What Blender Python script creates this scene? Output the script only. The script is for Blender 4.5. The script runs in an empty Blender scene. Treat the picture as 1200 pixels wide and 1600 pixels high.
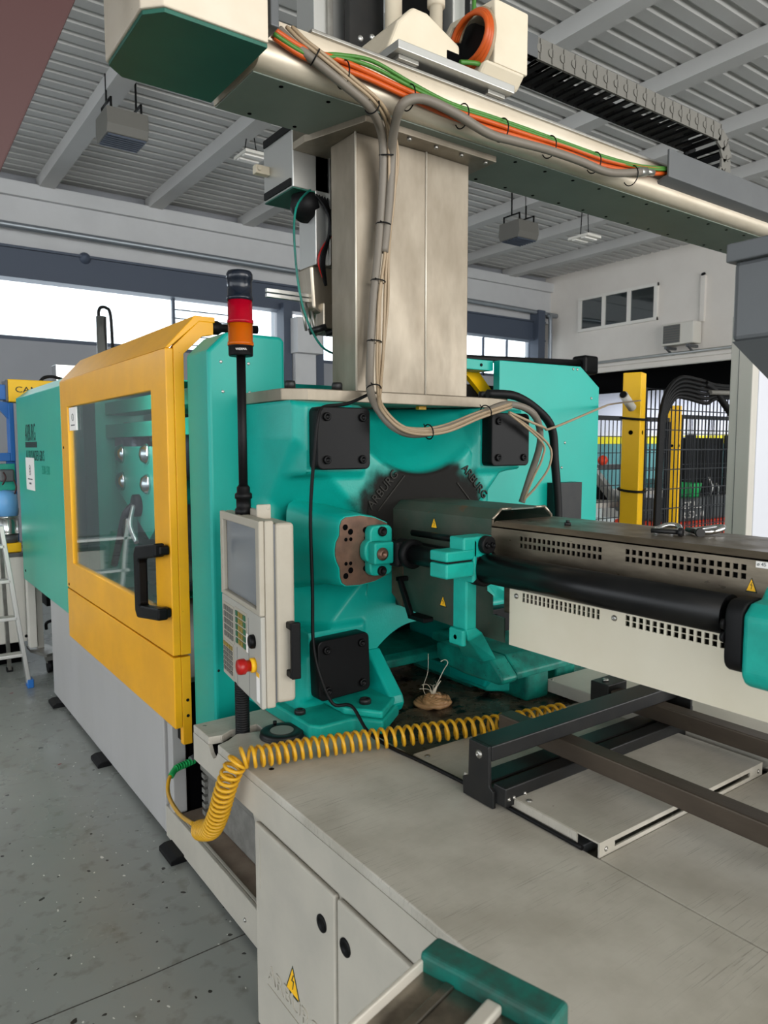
import bpy, bmesh, math, random
from mathutils import Vector, Matrix
random.seed(7)
C = bpy.context.scene
COL = C.collection
R = math.radians

# ------------------------------------------------------------------ camera, sky, lights, exposure
cam = bpy.data.cameras.new('camera'); co = bpy.data.objects.new('camera', cam); COL.objects.link(co)
cam.sensor_fit = 'HORIZONTAL'; cam.sensor_width = 36.0; cam.lens = 36.0 * 1136.716 / 1200.0
YAW, PITCH, ROLL = 0.62421943, -0.08900425, -0.00134623
f = Vector((math.sin(YAW) * math.cos(PITCH), math.cos(YAW) * math.cos(PITCH), math.sin(PITCH)))
r0 = Vector((math.cos(YAW), -math.sin(YAW), 0)); u0 = r0.cross(f)
rr = r0 * math.cos(ROLL) + u0 * math.sin(ROLL); uu = u0 * math.cos(ROLL) - r0 * math.sin(ROLL)
co.matrix_world = Matrix(((rr.x, uu.x, -f.x, 0), (rr.y, uu.y, -f.y, 0), (rr.z, uu.z, -f.z, 1.6), (0, 0, 0, 1)))
cam.clip_start = 0.05; cam.clip_end = 200
cam.dof.use_dof = True; cam.dof.focus_distance = 2.6; cam.dof.aperture_fstop = 9.0
C.camera = co

W = bpy.data.worlds.new('sky'); C.world = W; W.use_nodes = True
bg = W.node_tree.nodes['Background']; bg.inputs['Color'].default_value = (0.90, 0.95, 1.0, 1); bg.inputs['Strength'].default_value = 2.6

def area(name, loc, target, sx, sy, power, color):
    l = bpy.data.lights.new(name, 'AREA'); l.shape = 'RECTANGLE'; l.size = sx; l.size_y = sy; l.energy = power; l.color = color
    o = bpy.data.objects.new(name, l); COL.objects.link(o); o.location = loc
    o.rotation_euler = (Vector(target) - Vector(loc)).to_track_quat('-Z', 'Y').to_euler()
    return o
area('side_fill', (9.0, -7.0, 3.0), (4.5, 4.0, 1.0), 5.0, 3.5, 240, (1.0, 0.95, 0.88))  # added fill light that brightens the fence side, not a known door
area('next_hall_fill', (18.5, 11.0, 3.4), (18.5, 11.01, 0), 4.0, 10.0, 420, (0.95, 0.97, 1.0))  # added fill light that lifts the next hall's walls, no known lamps
area('loading_door_daylight', (1.5, -6.0, 3.2), (1.8, 3.0, 1.3), 6.0, 4.0, 270, (1.0, 0.92, 0.82))
C.view_settings.view_transform = 'Standard'; C.view_settings.look = 'None'
C.view_settings.gamma = 1.0; C.view_settings.use_curve_mapping = False; C.view_settings.exposure = 0.4

# ------------------------------------------------------------------ materials
def srgb(r, g, b):
    q = lambda c: (c / 255 / 12.92) if c / 255 <= 0.04045 else ((c / 255 + 0.055) / 1.055) ** 2.4
    return (q(r), q(g), q(b), 1)
def mat(name, col, rough=0.5, metal=0.0, var=None, vscale=6.0, vamt=0.5, bump=0.0, bscale=80.0, spec=0.35,
        spots=None, sscale=40.0, sthr=0.72, stretch=None, coat=0.0, rvar=0.0):
    m = bpy.data.materials.new(name); m.use_nodes = True
    nt = m.node_tree; N = nt.nodes; Lk = nt.links
    p = N['Principled BSDF']
    p.inputs['Base Color'].default_value = col; p.inputs['Roughness'].default_value = rough
    p.inputs['Metallic'].default_value = metal; p.inputs['Specular IOR Level'].default_value = spec
    p.inputs['Coat Weight'].default_value = coat
    geo = N.new('ShaderNodeNewGeometry'); vec = geo.outputs['Position']
    if stretch:
        mp = N.new('ShaderNodeMapping'); mp.inputs['Scale'].default_value = stretch
        Lk.new(vec, mp.inputs['Vector']); vec = mp.outputs['Vector']
    last = None
    def noise(scale, detail=5.0, ro=0.6):
        n = N.new('ShaderNodeTexNoise'); n.inputs['Scale'].default_value = scale; n.inputs['Detail'].default_value = detail
        n.inputs['Roughness'].default_value = ro; Lk.new(vec, n.inputs['Vector']); return n.outputs['Fac']
    def ramp(src, a, b):
        n = N.new('ShaderNodeMapRange'); n.inputs['From Min'].default_value = a; n.inputs['From Max'].default_value = b
        n.interpolation_type = 'SMOOTHSTEP'; Lk.new(src, n.inputs['Value']); return n.outputs['Result']
    def mix(fac, a, b):
        n = N.new('ShaderNodeMix'); n.data_type = 'RGBA'; Lk.new(fac, n.inputs['Factor'])
        for s, v in ((6, a), (7, b)):
            if isinstance(v, tuple): n.inputs[s].default_value = v
            else: Lk.new(v, n.inputs[s])
        return n.outputs[2]
    cur = col
    if var:
        fa = ramp(noise(vscale), 0.5 - 0.28, 0.5 + 0.28)
        ml = N.new('ShaderNodeMath'); ml.operation = 'MULTIPLY'; ml.inputs[1].default_value = vamt; Lk.new(fa, ml.inputs[0])
        cur = mix(ml.outputs[0], col, var); last = cur
    if spots:
        fa = ramp(noise(sscale, 3.0, 0.7), sthr - 0.03, sthr + 0.03)
        cur = mix(fa, cur, spots); last = cur
    if last is not None: Lk.new(last, p.inputs['Base Color'])
    if rvar:
        n = N.new('ShaderNodeMapRange'); n.inputs['To Min'].default_value = rough - rvar; n.inputs['To Max'].default_value = rough + rvar
        n.inputs['From Min'].default_value = 0.3; n.inputs['From Max'].default_value = 0.7
        Lk.new(noise(vscale * 2.2), n.inputs['Value']); Lk.new(n.outputs['Result'], p.inputs['Roughness'])
    if bump:
        b = N.new('ShaderNodeBump'); b.inputs['Strength'].default_value = bump; b.inputs['Distance'].default_value = 0.002
        Lk.new(noise(bscale, 4.0), b.inputs['Height']); Lk.new(b.outputs['Normal'], p.inputs['Normal'])
    m['nodes'] = 1
    return m
M = {}
M['teal'] = mat('teal_paint', srgb(0, 154, 141), 0.38, var=srgb(2, 136, 122), vscale=3, vamt=0.35, bump=0.12, bscale=300)
M['tealcover'] = mat('teal_sheet_paint', srgb(30, 162, 140), 0.33, var=srgb(60, 178, 142), vscale=2, vamt=0.5, bump=0.08, bscale=260)
M['tealdark'] = mat('oily_teal_paint', srgb(8, 128, 112), 0.4, var=srgb(14, 52, 46), vscale=14, vamt=0.8, spots=srgb(10, 22, 20), sscale=120, sthr=0.66, bump=0.15, bscale=200)
M['tealworn'] = mat('worn_teal_paint', srgb(14, 160, 144), 0.42, var=srgb(8, 120, 108), vscale=18, vamt=0.5, spots=srgb(20, 60, 52), sscale=160, sthr=0.74, bump=0.15, bscale=200)
M['yellow'] = mat('yellow_paint', srgb(236, 170, 16), 0.36, var=srgb(206, 146, 40), vscale=5, vamt=0.45, spots=srgb(150, 105, 30), sscale=60, sthr=0.76, bump=0.1, bscale=350)
M['yellowpost'] = mat('yellow_post_paint', srgb(255, 200, 8), 0.4, var=srgb(245, 182, 8), vscale=5, vamt=0.4)
M['grey'] = mat('light_grey_paint', srgb(184, 178, 165), 0.45, var=srgb(160, 156, 146), vscale=5, vamt=0.6, spots=srgb(110, 104, 94), sscale=90, sthr=0.76, bump=0.06, bscale=250)
M['basegrey'] = mat('base_grey_paint', srgb(172, 170, 168), 0.42, var=srgb(158, 156, 152), vscale=3, vamt=0.6, bump=0.06, bscale=250, stretch=(1, 1, 0.35))
M['cream'] = mat('cream_plastic', srgb(206, 195, 174), 0.45, var=srgb(192, 180, 156), vscale=8, vamt=0.5)
M['creampaint'] = mat('cream_paint', srgb(206, 194, 176), 0.42, var=srgb(190, 176, 154), vscale=7, vamt=0.5, spots=srgb(150, 128, 100), sscale=26, sthr=0.74)
M['panelgrey'] = mat('control_housing_plastic', srgb(168, 161, 147), 0.5, var=srgb(156, 148, 132), vscale=14, vamt=0.5, bump=0.1, bscale=500)
M['panelface'] = mat('control_face_plastic', srgb(164, 161, 152), 0.5)
M['black'] = mat('black_plastic', srgb(9, 9, 10), 0.45, spec=0.16, bump=0.1, bscale=500)
M['blackmetal'] = mat('black_steel', srgb(26, 27, 28), 0.42, 0.2, var=srgb(44, 42, 39), vscale=20, vamt=0.5, bump=0.1, bscale=300)
M['rubber'] = mat('black_rubber', srgb(12, 12, 13), 0.55, spec=0.2)
M['rod'] = mat('black_oxide_rod', srgb(9, 11, 12), 0.3, 0.0, spec=0.22, var=srgb(26, 25, 24), vscale=10, vamt=0.5)
M['steel'] = mat('brushed_steel', srgb(176, 166, 150), 0.36, 0.85, var=srgb(128, 116, 98), vscale=4, vamt=0.75, bump=0.08, bscale=120, stretch=(3, 3, 0.5), rvar=0.1)
M['colsteel'] = mat('dull_bare_steel', srgb(154, 145, 130), 0.45, 0.5, var=srgb(104, 93, 77), vscale=2.4, vamt=0.9, bump=0.12, bscale=90, stretch=(1.6, 1.6, 0.7), rvar=0.08)
M['beamsteel'] = mat('beam_bare_steel', srgb(206, 196, 178), 0.4, 0.4, var=srgb(170, 156, 134), vscale=5, vamt=0.7, spots=srgb(140, 116, 90), sscale=18, sthr=0.74, stretch=(0.5, 2, 2))
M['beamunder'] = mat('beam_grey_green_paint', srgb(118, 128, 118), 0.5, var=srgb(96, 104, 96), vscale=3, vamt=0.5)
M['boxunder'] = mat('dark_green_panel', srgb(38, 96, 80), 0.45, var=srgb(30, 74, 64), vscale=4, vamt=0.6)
M['chrome'] = mat('chrome', srgb(210, 210, 208), 0.18, 1.0)
M['zinc'] = mat('zinc_steel', srgb(170, 168, 162), 0.35, 0.9, var=srgb(130, 126, 118), vscale=20, vamt=0.5)
M['brownsteel'] = mat('brown_machined_steel', srgb(128, 98, 82), 0.38, 0.6, var=srgb(96, 78, 68), vscale=24, vamt=0.8, rvar=0.1)
M['hood'] = mat('scorched_green_hood', srgb(82, 86, 76), 0.42, 0.3, var=srgb(44, 74, 62), vscale=8, vamt=0.9, spots=srgb(96, 80, 62), sscale=14, sthr=0.66, bump=0.1)
M['dirtysteel'] = mat('oil_stained_steel', srgb(128, 118, 102), 0.38, 0.7, var=srgb(74, 66, 56), vscale=6, vamt=0.85, rvar=0.12, stretch=(1, 0.7, 3))
M['covercream'] = mat('cream_sheet_cover', srgb(214, 206, 186), 0.36, 0.1, var=srgb(200, 190, 166), vscale=4, vamt=0.5, rvar=0.06)
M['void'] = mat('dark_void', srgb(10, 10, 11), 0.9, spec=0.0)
M['barbrown'] = mat('rusty_brown_bar', srgb(84, 74, 63), 0.48, 0.4, var=srgb(60, 52, 44), vscale=16, vamt=0.7, bump=0.2, bscale=160, stretch=(1, 0.3, 1))
M['hose'] = mat('yellow_hose', srgb(204, 154, 34), 0.32, var=srgb(200, 148, 30), vscale=30, vamt=0.5)
M['greenplastic'] = mat('green_plastic', srgb(24, 150, 78), 0.4)
M['red'] = mat('red_plastic', srgb(152, 18, 16), 0.32)
M['redpaint'] = mat('dull_red_paint', srgb(62, 30, 29), 0.5)
M['yellowring'] = mat('yellow_plastic', srgb(238, 182, 30), 0.4)
M['white'] = mat('white_paper', srgb(232, 228, 222), 0.7)
M['whitepaint'] = mat('white_wall_paint', srgb(226, 220, 212), 0.8, var=srgb(214, 207, 198), vscale=1.2, vamt=0.6)
M['bluewall'] = mat('grey_concrete_wall', srgb(150, 152, 156), 0.8, var=srgb(140, 142, 146), vscale=1, vamt=0.5)
M['farbeam'] = mat('white_concrete', srgb(196, 196, 196), 0.8, var=srgb(180, 180, 180), vscale=1.6, vamt=0.5)
M['ceil'] = mat('painted_roof_deck', srgb(186, 185, 182), 0.7, var=srgb(172, 170, 167), vscale=0.8, vamt=0.5)
M['darksteel'] = mat('slate_steel_paint', srgb(70, 78, 92), 0.5)
M['pipe'] = mat('galvanised_pipe', srgb(150, 156, 162), 0.4, 0.7)
M['orange'] = mat('orange_cable', srgb(180, 76, 22), 0.42)
M['greencable'] = mat('green_cable', srgb(62, 112, 42), 0.42)
M['beige'] = mat('beige_cable', srgb(148, 129, 104), 0.45)
M['greyhose'] = mat('grey_conduit', srgb(108, 101, 91), 0.48, bump=0.1)
M['greydark'] = mat('dark_grey_paint', srgb(92, 94, 95), 0.42, 0.2, var=srgb(80, 82, 84), vscale=5, vamt=0.5)
M['columngrey'] = mat('warm_grey_profile', srgb(176, 172, 163), 0.5)
M['columnwhite'] = mat('white_profile', srgb(190, 192, 199), 0.45)
M['blue'] = mat('blue_paint', srgb(36, 104, 178), 0.4)
M['bluedrum'] = mat('light_blue_paint', srgb(110, 170, 222), 0.35)
M['ink'] = mat('dark_print', srgb(22, 40, 40), 0.6)
M['inkfaint'] = mat('faded_print', srgb(40, 140, 118), 0.5)
M['textgrey'] = mat('grey_print', srgb(90, 92, 92), 0.6)
M['warn'] = mat('warning_yellow', srgb(248, 190, 30), 0.5)
M['castdark'] = mat('sooty_cast_letters', srgb(40, 38, 34), 0.6, spec=0.2)
M['screen'] = mat('dark_screen', srgb(112, 116, 120), 0.14, spec=0.8)
M['keys'] = mat('grey_keys', srgb(104, 102, 96), 0.55)
M['keysolive'] = mat('olive_keys', srgb(136, 116, 48), 0.55)
M['keysgreen'] = mat('green_keys', srgb(40, 96, 66), 0.55)
M['tanktex'] = mat('grey_worn_tank', srgb(128, 126, 120), 0.7, var=srgb(92, 90, 84), vscale=16, vamt=0.8, bump=0.4, bscale=60)
M['blobplastic'] = mat('tan_melted_plastic', srgb(186, 146, 104), 0.28, var=srgb(146, 104, 66), vscale=40, vamt=0.8, bump=0.5, bscale=60)
M['strand'] = mat('pale_plastic_strand', srgb(214, 204, 184), 0.3)
M['tealwall'] = mat('teal_wall_paint', srgb(84, 132, 134), 0.6)
M['lilac'] = mat('pale_lilac_wall', srgb(214, 216, 230), 0.7)
M['stripe'] = mat('yellow_wall_stripe', srgb(214, 200, 40), 0.6)
M['orangepaint'] = mat('orange_truck_paint', srgb(226, 72, 44), 0.45)
M['greenpaint'] = mat('green_bin_plastic', srgb(30, 170, 90), 0.45)
M['offwhite'] = mat('off_white_paint', srgb(214, 210, 200), 0.5)
M['weld'] = mat('ground_weld', srgb(206, 198, 182), 0.4, 0.3)
M['jointfill'] = mat('dark_joint', srgb(70, 68, 64), 0.8)
M['shelfgrime'] = mat('grimy_shelf', srgb(150, 134, 118), 0.55, var=srgb(116, 98, 84), vscale=9, vamt=0.9)
M['stone'] = mat('dull_turned_metal', srgb(150, 146, 138), 0.4, 0.3)
M['edgealu'] = mat('bright_edge', srgb(222, 216, 204), 0.3, 0.4)
M['fgteal'] = mat('scuffed_teal_plastic', srgb(8, 110, 98), 0.45, var=srgb(46, 62, 54), vscale=22, vamt=0.9, bump=0.1)
M['fgsteel'] = mat('dark_polished_steel', srgb(150, 143, 132), 0.28, 0.9, var=srgb(70, 66, 62), vscale=14, vamt=0.8)
M['mesh'] = mat('black_wire', srgb(24, 26, 30), 0.5)
M['alu'] = mat('aluminium', srgb(196, 196, 192), 0.38, 0.85)
M['moldgrey'] = mat('dark_mould_steel', srgb(84, 92, 100), 0.45, 0.4, var=srgb(58, 64, 72), vscale=9, vamt=0.7)
M['frame_white'] = mat('white_window_frame', srgb(226, 222, 214), 0.5)

def nodes_of(m): return m.node_tree.nodes, m.node_tree.links, m.node_tree.nodes['Principled BSDF']
def glassmat(name, tint, rough, alpha_lo, facing=0.0, spec=0.5):
    m = bpy.data.materials.new(name); m.use_nodes = True; nt = m.node_tree; nt.nodes.clear()
    out = nt.nodes.new('ShaderNodeOutputMaterial'); mix = nt.nodes.new('ShaderNodeMixShader')
    t = nt.nodes.new('ShaderNodeBsdfTransparent'); t.inputs[0].default_value = tint
    g = nt.nodes.new('ShaderNodeBsdfGlossy'); g.inputs['Roughness'].default_value = rough
    fr = nt.nodes.new('ShaderNodeFresnel'); fr.inputs[0].default_value = 1.5
    gn = nt.nodes.new('ShaderNodeNewGeometry'); io = nt.nodes.new('ShaderNodeMapRange'); io.inputs['To Min'].default_value = 1.5; io.inputs['To Max'].default_value = 1 / 1.5
    nt.links.new(gn.outputs['Backfacing'], io.inputs['Value']); nt.links.new(io.outputs[0], fr.inputs[0])
    add = nt.nodes.new('ShaderNodeMath'); add.operation = 'ADD'; add.inputs[1].default_value = alpha_lo; add.use_clamp = True
    nt.links.new(fr.outputs[0], add.inputs[0]); nt.links.new(add.outputs[0], mix.inputs[0])
    nt.links.new(t.outputs[0], mix.inputs[1]); nt.links.new(g.outputs[0], mix.inputs[2]); nt.links.new(mix.outputs[0], out.inputs[0])
    return m
M['pane'] = glassmat('polycarbonate_pane', (0.93, 0.96, 0.98, 1), 0.03, 0.04)
M['clearglass'] = glassmat('clear_window_glass', (0.93, 0.96, 0.97, 1), 0.02, 0.0)
M['officeglass'] = glassmat('office_glass', (0.45, 0.5, 0.52, 1), 0.02, 0.12)
def lens(name, col):
    m = mat(name, col, 0.15); N, L, p = nodes_of(m); p.inputs['Transmission Weight'].default_value = 0.55; p.inputs['IOR'].default_value = 1.3; return m
M['redlens'] = lens('red_lens', srgb(200, 12, 44)); M['amberlens'] = lens('amber_lens', srgb(220, 108, 14)); M['smokelens'] = mat('smoked_lens', srgb(20, 26, 36), 0.2)

def floor_material():
    m = mat('epoxy_floor', srgb(146, 150, 146), 0.3, var=srgb(126, 128, 123), vscale=0.9, vamt=0.7, rvar=0.08)
    N, L, p = nodes_of(m); geo = N.new('ShaderNodeNewGeometry')
    base = p.inputs['Base Color'].links[0].from_socket
    def layer(base, scale, lo, hi, colr, stretch=(1, 1, 1), detail=4):
        mp = N.new('ShaderNodeMapping'); mp.inputs['Scale'].default_value = stretch; L.new(geo.outputs['Position'], mp.inputs['Vector'])
        n = N.new('ShaderNodeTexNoise'); n.inputs['Scale'].default_value = scale; n.inputs['Detail'].default_value = detail; L.new(mp.outputs[0], n.inputs['Vector'])
        r = N.new('ShaderNodeMapRange'); r.inputs['From Min'].default_value = lo; r.inputs['From Max'].default_value = hi; L.new(n.outputs['Fac'], r.inputs['Value'])
        x = N.new('ShaderNodeMix'); x.data_type = 'RGBA'; L.new(r.outputs[0], x.inputs['Factor']); L.new(base, x.inputs[6]); x.inputs[7].default_value = colr
        return x.outputs[2]
    c = layer(base, 14, 0.56, 0.80, srgb(106, 104, 97))
    c = layer(c, 26, 0.725, 0.74, srgb(40, 38, 36), detail=1)
    c = layer(c, 44, 0.745, 0.755, srgb(214, 214, 208), (1.3, 0.8, 1), 1)
    c = layer(c, 9, 0.755, 0.765, srgb(120, 44, 40), (1, 1.4, 1), 2)
    L.new(c, p.inputs['Base Color'])
    return m
M['floor'] = floor_material()
def bed_material():
    m = mat('scratched_bed_paint', srgb(190, 185, 174), 0.42, var=srgb(156, 150, 137), vscale=5, vamt=0.85, spots=srgb(116, 106, 92), sscale=70, sthr=0.75, bump=0.05)
    N, L, p = nodes_of(m); geo = N.new('ShaderNodeNewGeometry'); c = p.inputs['Base Color'].links[0].from_socket
    pn = N.new('ShaderNodeTexNoise'); pn.inputs['Scale'].default_value = 4.5; pn.inputs['Detail'].default_value = 2; L.new(geo.outputs['Position'], pn.inputs['Vector'])
    pr = N.new('ShaderNodeMapRange'); pr.inputs['From Min'].default_value = 0.36; pr.inputs['From Max'].default_value = 0.6; L.new(pn.outputs['Fac'], pr.inputs['Value'])
    for rot, sc, lo in ((0.5, (5, 320, 30), 0.672), (1.25, (6, 420, 30), 0.672), (-0.4, (3, 300, 30), 0.672), (2.2, (7, 340, 30), 0.68), (0.9, (4, 380, 30), 0.672)):
        mp = N.new('ShaderNodeMapping'); mp.inputs['Rotation'].default_value = (0, 0, rot); mp.inputs['Scale'].default_value = sc
        L.new(geo.outputs['Position'], mp.inputs['Vector'])
        n = N.new('ShaderNodeTexNoise'); n.inputs['Scale'].default_value = 1.4; n.inputs['Detail'].default_value = 2; L.new(mp.outputs[0], n.inputs['Vector'])
        r = N.new('ShaderNodeMapRange'); r.inputs['From Min'].default_value = lo; r.inputs['From Max'].default_value = lo + 0.05; r.inputs['To Max'].default_value = 0.6
        L.new(n.outputs['Fac'], r.inputs['Value'])
        ml = N.new('ShaderNodeMath'); ml.operation = 'MULTIPLY'; L.new(r.outputs[0], ml.inputs[0]); L.new(pr.outputs[0], ml.inputs[1])
        x = N.new('ShaderNodeMix'); x.data_type = 'RGBA'; L.new(ml.outputs[0], x.inputs['Factor']); L.new(c, x.inputs[6]); x.inputs[7].default_value = srgb(104, 98, 89); c = x.outputs[2]
    L.new(c, p.inputs['Base Color']); return m
M['bed'] = bed_material()
def tray_material():
    m = mat('oily_tray', srgb(100, 87, 70), 0.3, var=srgb(40, 33, 27), vscale=7, vamt=1.0, rvar=0.16, spots=srgb(16, 14, 12), sscale=9, sthr=0.58, bump=0.3, bscale=30); return m
M['tray'] = tray_material()
def platen_material():
    # soot from the nozzle has burnt itself round the casting's middle: it is a stain in the paint
    m = mat('cast_teal_paint', srgb(4, 150, 137), 0.36, var=srgb(4, 124, 112), vscale=5, vamt=0.5, bump=0.25, bscale=140)
    N, L, p = nodes_of(m); geo = N.new('ShaderNodeNewGeometry'); base = p.inputs['Base Color'].links[0].from_socket
    sep = N.new('ShaderNodeSeparateXYZ'); L.new(geo.outputs['Position'], sep.inputs[0])
    def math1(op, a, b=None):
        n = N.new('ShaderNodeMath'); n.operation = op
        for i, v in enumerate((a, b)):
            if v is None: continue
            if isinstance(v, (int, float)): n.inputs[i].default_value = v
            else: L.new(v, n.inputs[i])
        return n.outputs[0]
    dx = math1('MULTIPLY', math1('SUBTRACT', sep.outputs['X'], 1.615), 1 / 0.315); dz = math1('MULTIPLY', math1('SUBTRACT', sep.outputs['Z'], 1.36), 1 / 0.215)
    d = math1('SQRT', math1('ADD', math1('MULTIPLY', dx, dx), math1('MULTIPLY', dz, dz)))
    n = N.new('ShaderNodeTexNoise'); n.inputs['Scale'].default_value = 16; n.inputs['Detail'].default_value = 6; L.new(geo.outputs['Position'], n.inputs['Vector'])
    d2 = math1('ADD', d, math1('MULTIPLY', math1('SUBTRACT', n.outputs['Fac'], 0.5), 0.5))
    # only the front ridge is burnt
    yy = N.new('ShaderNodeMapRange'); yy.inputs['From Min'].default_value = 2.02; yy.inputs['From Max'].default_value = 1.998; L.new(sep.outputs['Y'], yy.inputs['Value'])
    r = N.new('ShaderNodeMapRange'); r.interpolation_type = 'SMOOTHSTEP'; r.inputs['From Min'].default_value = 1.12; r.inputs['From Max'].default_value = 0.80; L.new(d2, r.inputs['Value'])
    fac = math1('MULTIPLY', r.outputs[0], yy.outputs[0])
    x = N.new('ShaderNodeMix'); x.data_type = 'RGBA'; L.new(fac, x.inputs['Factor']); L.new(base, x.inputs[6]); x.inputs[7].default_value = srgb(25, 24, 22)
    rg_ = N.new('ShaderNodeMapRange'); rg_.inputs['To Min'].default_value = 0.36; rg_.inputs['To Max'].default_value = 0.7; L.new(fac, rg_.inputs['Value']); L.new(rg_.outputs[0], p.inputs['Roughness'])
    sp_ = N.new('ShaderNodeMapRange'); sp_.inputs['To Min'].default_value = 0.35; sp_.inputs['To Max'].default_value = 0.12; L.new(fac, sp_.inputs['Value']); L.new(sp_.outputs[0], p.inputs['Specular IOR Level'])
    L.new(x.outputs[2], p.inputs['Base Color']); return m
M['platen'] = platen_material()

# ------------------------------------------------------------------ helpers
ROOTLOC = {}
class MB:
    def __init__(s): s.v = []; s.f = []; s.smooth = []; s.mi = []
    def add(s, vs, fs, smooth=False, mi=0):
        o = len(s.v); s.v += [tuple(v) for v in vs]
        for q in fs: s.f.append([i + o for i in q]); s.smooth.append(smooth); s.mi.append(mi)
        return s
    def box(s, x0, x1, y0, y1, z0, z1, mi=0):
        x0, x1 = sorted((x0, x1)); y0, y1 = sorted((y0, y1)); z0, z1 = sorted((z0, z1))
        return s.add([(x0, y0, z0), (x1, y0, z0), (x1, y1, z0), (x0, y1, z0), (x0, y0, z1), (x1, y0, z1), (x1, y1, z1), (x0, y1, z1)],
                     [(0, 3, 2, 1), (4, 5, 6, 7), (0, 1, 5, 4), (1, 2, 6, 5), (2, 3, 7, 6), (3, 0, 4, 7)], mi=mi)
    def obox(s, c, ax, hx, hy, hz, mi=0):
        c = Vector(c); a, b, d = [Vector(q) for q in ax]
        vs = [c + a * (sx * hx) + b * (sy * hy) + d * (sz * hz) for sz in (-1, 1) for sx, sy in ((-1, -1), (1, -1), (1, 1), (-1, 1))]
        return s.add(vs, [(0, 3, 2, 1), (4, 5, 6, 7), (0, 1, 5, 4), (1, 2, 6, 5), (2, 3, 7, 6), (3, 0, 4, 7)], mi=mi)
    def prism(s, pts, axis, a, b, smooth=False, mi=0):
        def P(p, t):
            return {'X': (t, p[0], p[1]), 'Y': (p[0], t, p[1]), 'Z': (p[0], p[1], t)}[axis]
        n = len(pts); vs = [P(p, a) for p in pts] + [P(p, b) for p in pts]
        s.add(vs, [tuple(range(n))[::-1], tuple(range(n, 2 * n))], False, mi)
        o = len(s.v) - 2 * n
        for i in range(n):
            j = (i + 1) % n; s.f.append([o + i, o + j, o + n + j, o + n + i]); s.smooth.append(smooth); s.mi.append(mi)
        return s
    def cyl(s, p0, p1, r, n=16, r1=None, smooth=True, mi=0, caps=True):
        p0 = Vector(p0); p1 = Vector(p1); d = (p1 - p0).normalized(); r1 = r if r1 is None else r1
        a = d.orthogonal().normalized(); b = d.cross(a)
        vs = []
        for p, q in ((p0, r), (p1, r1)):
            for i in range(n):
                t = 2 * math.pi * i / n; vs.append(p + (a * math.cos(t) + b * math.sin(t)) * q)
        s.add(vs, [(i, (i + 1) % n, n + (i + 1) % n, n + i) for i in range(n)], smooth, mi)
        if caps:
            o = len(s.v) - 2 * n; s.f += [[o + i for i in range(n)][::-1], [o + n + i for i in range(n)]]; s.smooth += [False, False]; s.mi += [mi, mi]
        return s
    def lathe(s, base, axis, prof, n=24, mi=0):
        base = Vector(base); d = Vector(axis).normalized(); a = d.orthogonal().normalized(); b = d.cross(a); vs = []
        for (r, h) in prof:
            for i in range(n):
                t = 2 * math.pi * i / n; vs.append(base + d * h + (a * math.cos(t) + b * math.sin(t)) * r)
        m = len(prof)
        s.add(vs, [(k * n + i, k * n + (i + 1) % n, (k + 1) * n + (i + 1) % n, (k + 1) * n + i) for k in range(m - 1) for i in range(n)], True, mi)
        o = len(s.v) - m * n
        if prof[0][0] > 1e-6: s.f.append([o + i for i in range(n)][::-1]); s.smooth.append(False); s.mi.append(mi)
        if prof[-1][0] > 1e-6: s.f.append([o + (m - 1) * n + i for i in range(n)]); s.smooth.append(False); s.mi.append(mi)
        return s
    def tube(s, pts, r, n=8, sub=6, mi=0):
        P = spline(pts, sub) if sub else [Vector(p) for p in pts]
        rings = []; up = None
        for i, p in enumerate(P):
            t = (P[min(i + 1, len(P) - 1)] - P[max(i - 1, 0)]).normalized()
            if up is None: up = t.orthogonal().normalized()
            up = (up - t * up.dot(t)).normalized(); b = t.cross(up); rad = r(i / (len(P) - 1)) if callable(r) else r
            rings += [p + (up * math.cos(2 * math.pi * k / n) + b * math.sin(2 * math.pi * k / n)) * rad for k in range(n)]
        m = len(P)
        s.add(rings, [(k * n + i, k * n + (i + 1) % n, (k + 1) * n + (i + 1) % n, (k + 1) * n + i) for k in range(m - 1) for i in range(n)], True, mi)
        o = len(s.v) - m * n; s.f += [[o + i for i in range(n)][::-1], [o + (m - 1) * n + i for i in range(n)]]; s.smooth += [False, False]; s.mi += [mi, mi]
        return s
    def build(s, name, m, parent=None, bevel=0.0, seg=2, auto=None):
        me = bpy.data.meshes.new(name); lo = [min(v[i] for v in s.v) for i in range(3)]; hi = [max(v[i] for v in s.v) for i in range(3)]
        c = Vector([(lo[i] + hi[i]) / 2 for i in range(3)])
        if parent is None: c.z = lo[2]
        me.from_pydata([tuple(Vector(v) - c) for v in s.v], [], s.f)
        for p, q, k in zip(me.polygons, s.smooth, s.mi): p.use_smooth = q; p.material_index = k
        bm = bmesh.new(); bm.from_mesh(me); bmesh.ops.recalc_face_normals(bm, faces=bm.faces); bm.to_mesh(me); bm.free()
        for q in (m if isinstance(m, (list, tuple)) else [m]): me.materials.append(M[q] if isinstance(q, str) else q)
        if auto: me.shade_smooth(); me.set_sharp_from_angle(angle=R(auto))
        return link(name, me, c, parent, bevel, seg)
def link(name, me, c, parent, bevel=0.0, seg=2):
    o = bpy.data.objects.new(name, me); COL.objects.link(o); c = Vector(c)
    if parent is not None: o.parent = parent; o.location = c - ROOTLOC[parent.name]
    else: o.location = c
    ROOTLOC[o.name] = c
    if bevel:
        b = o.modifiers.new('bevel', 'BEVEL'); b.width = bevel; b.segments = seg; b.limit_method = 'ANGLE'; b.angle_limit = R(35); b.harden_normals = False
    return o
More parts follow.
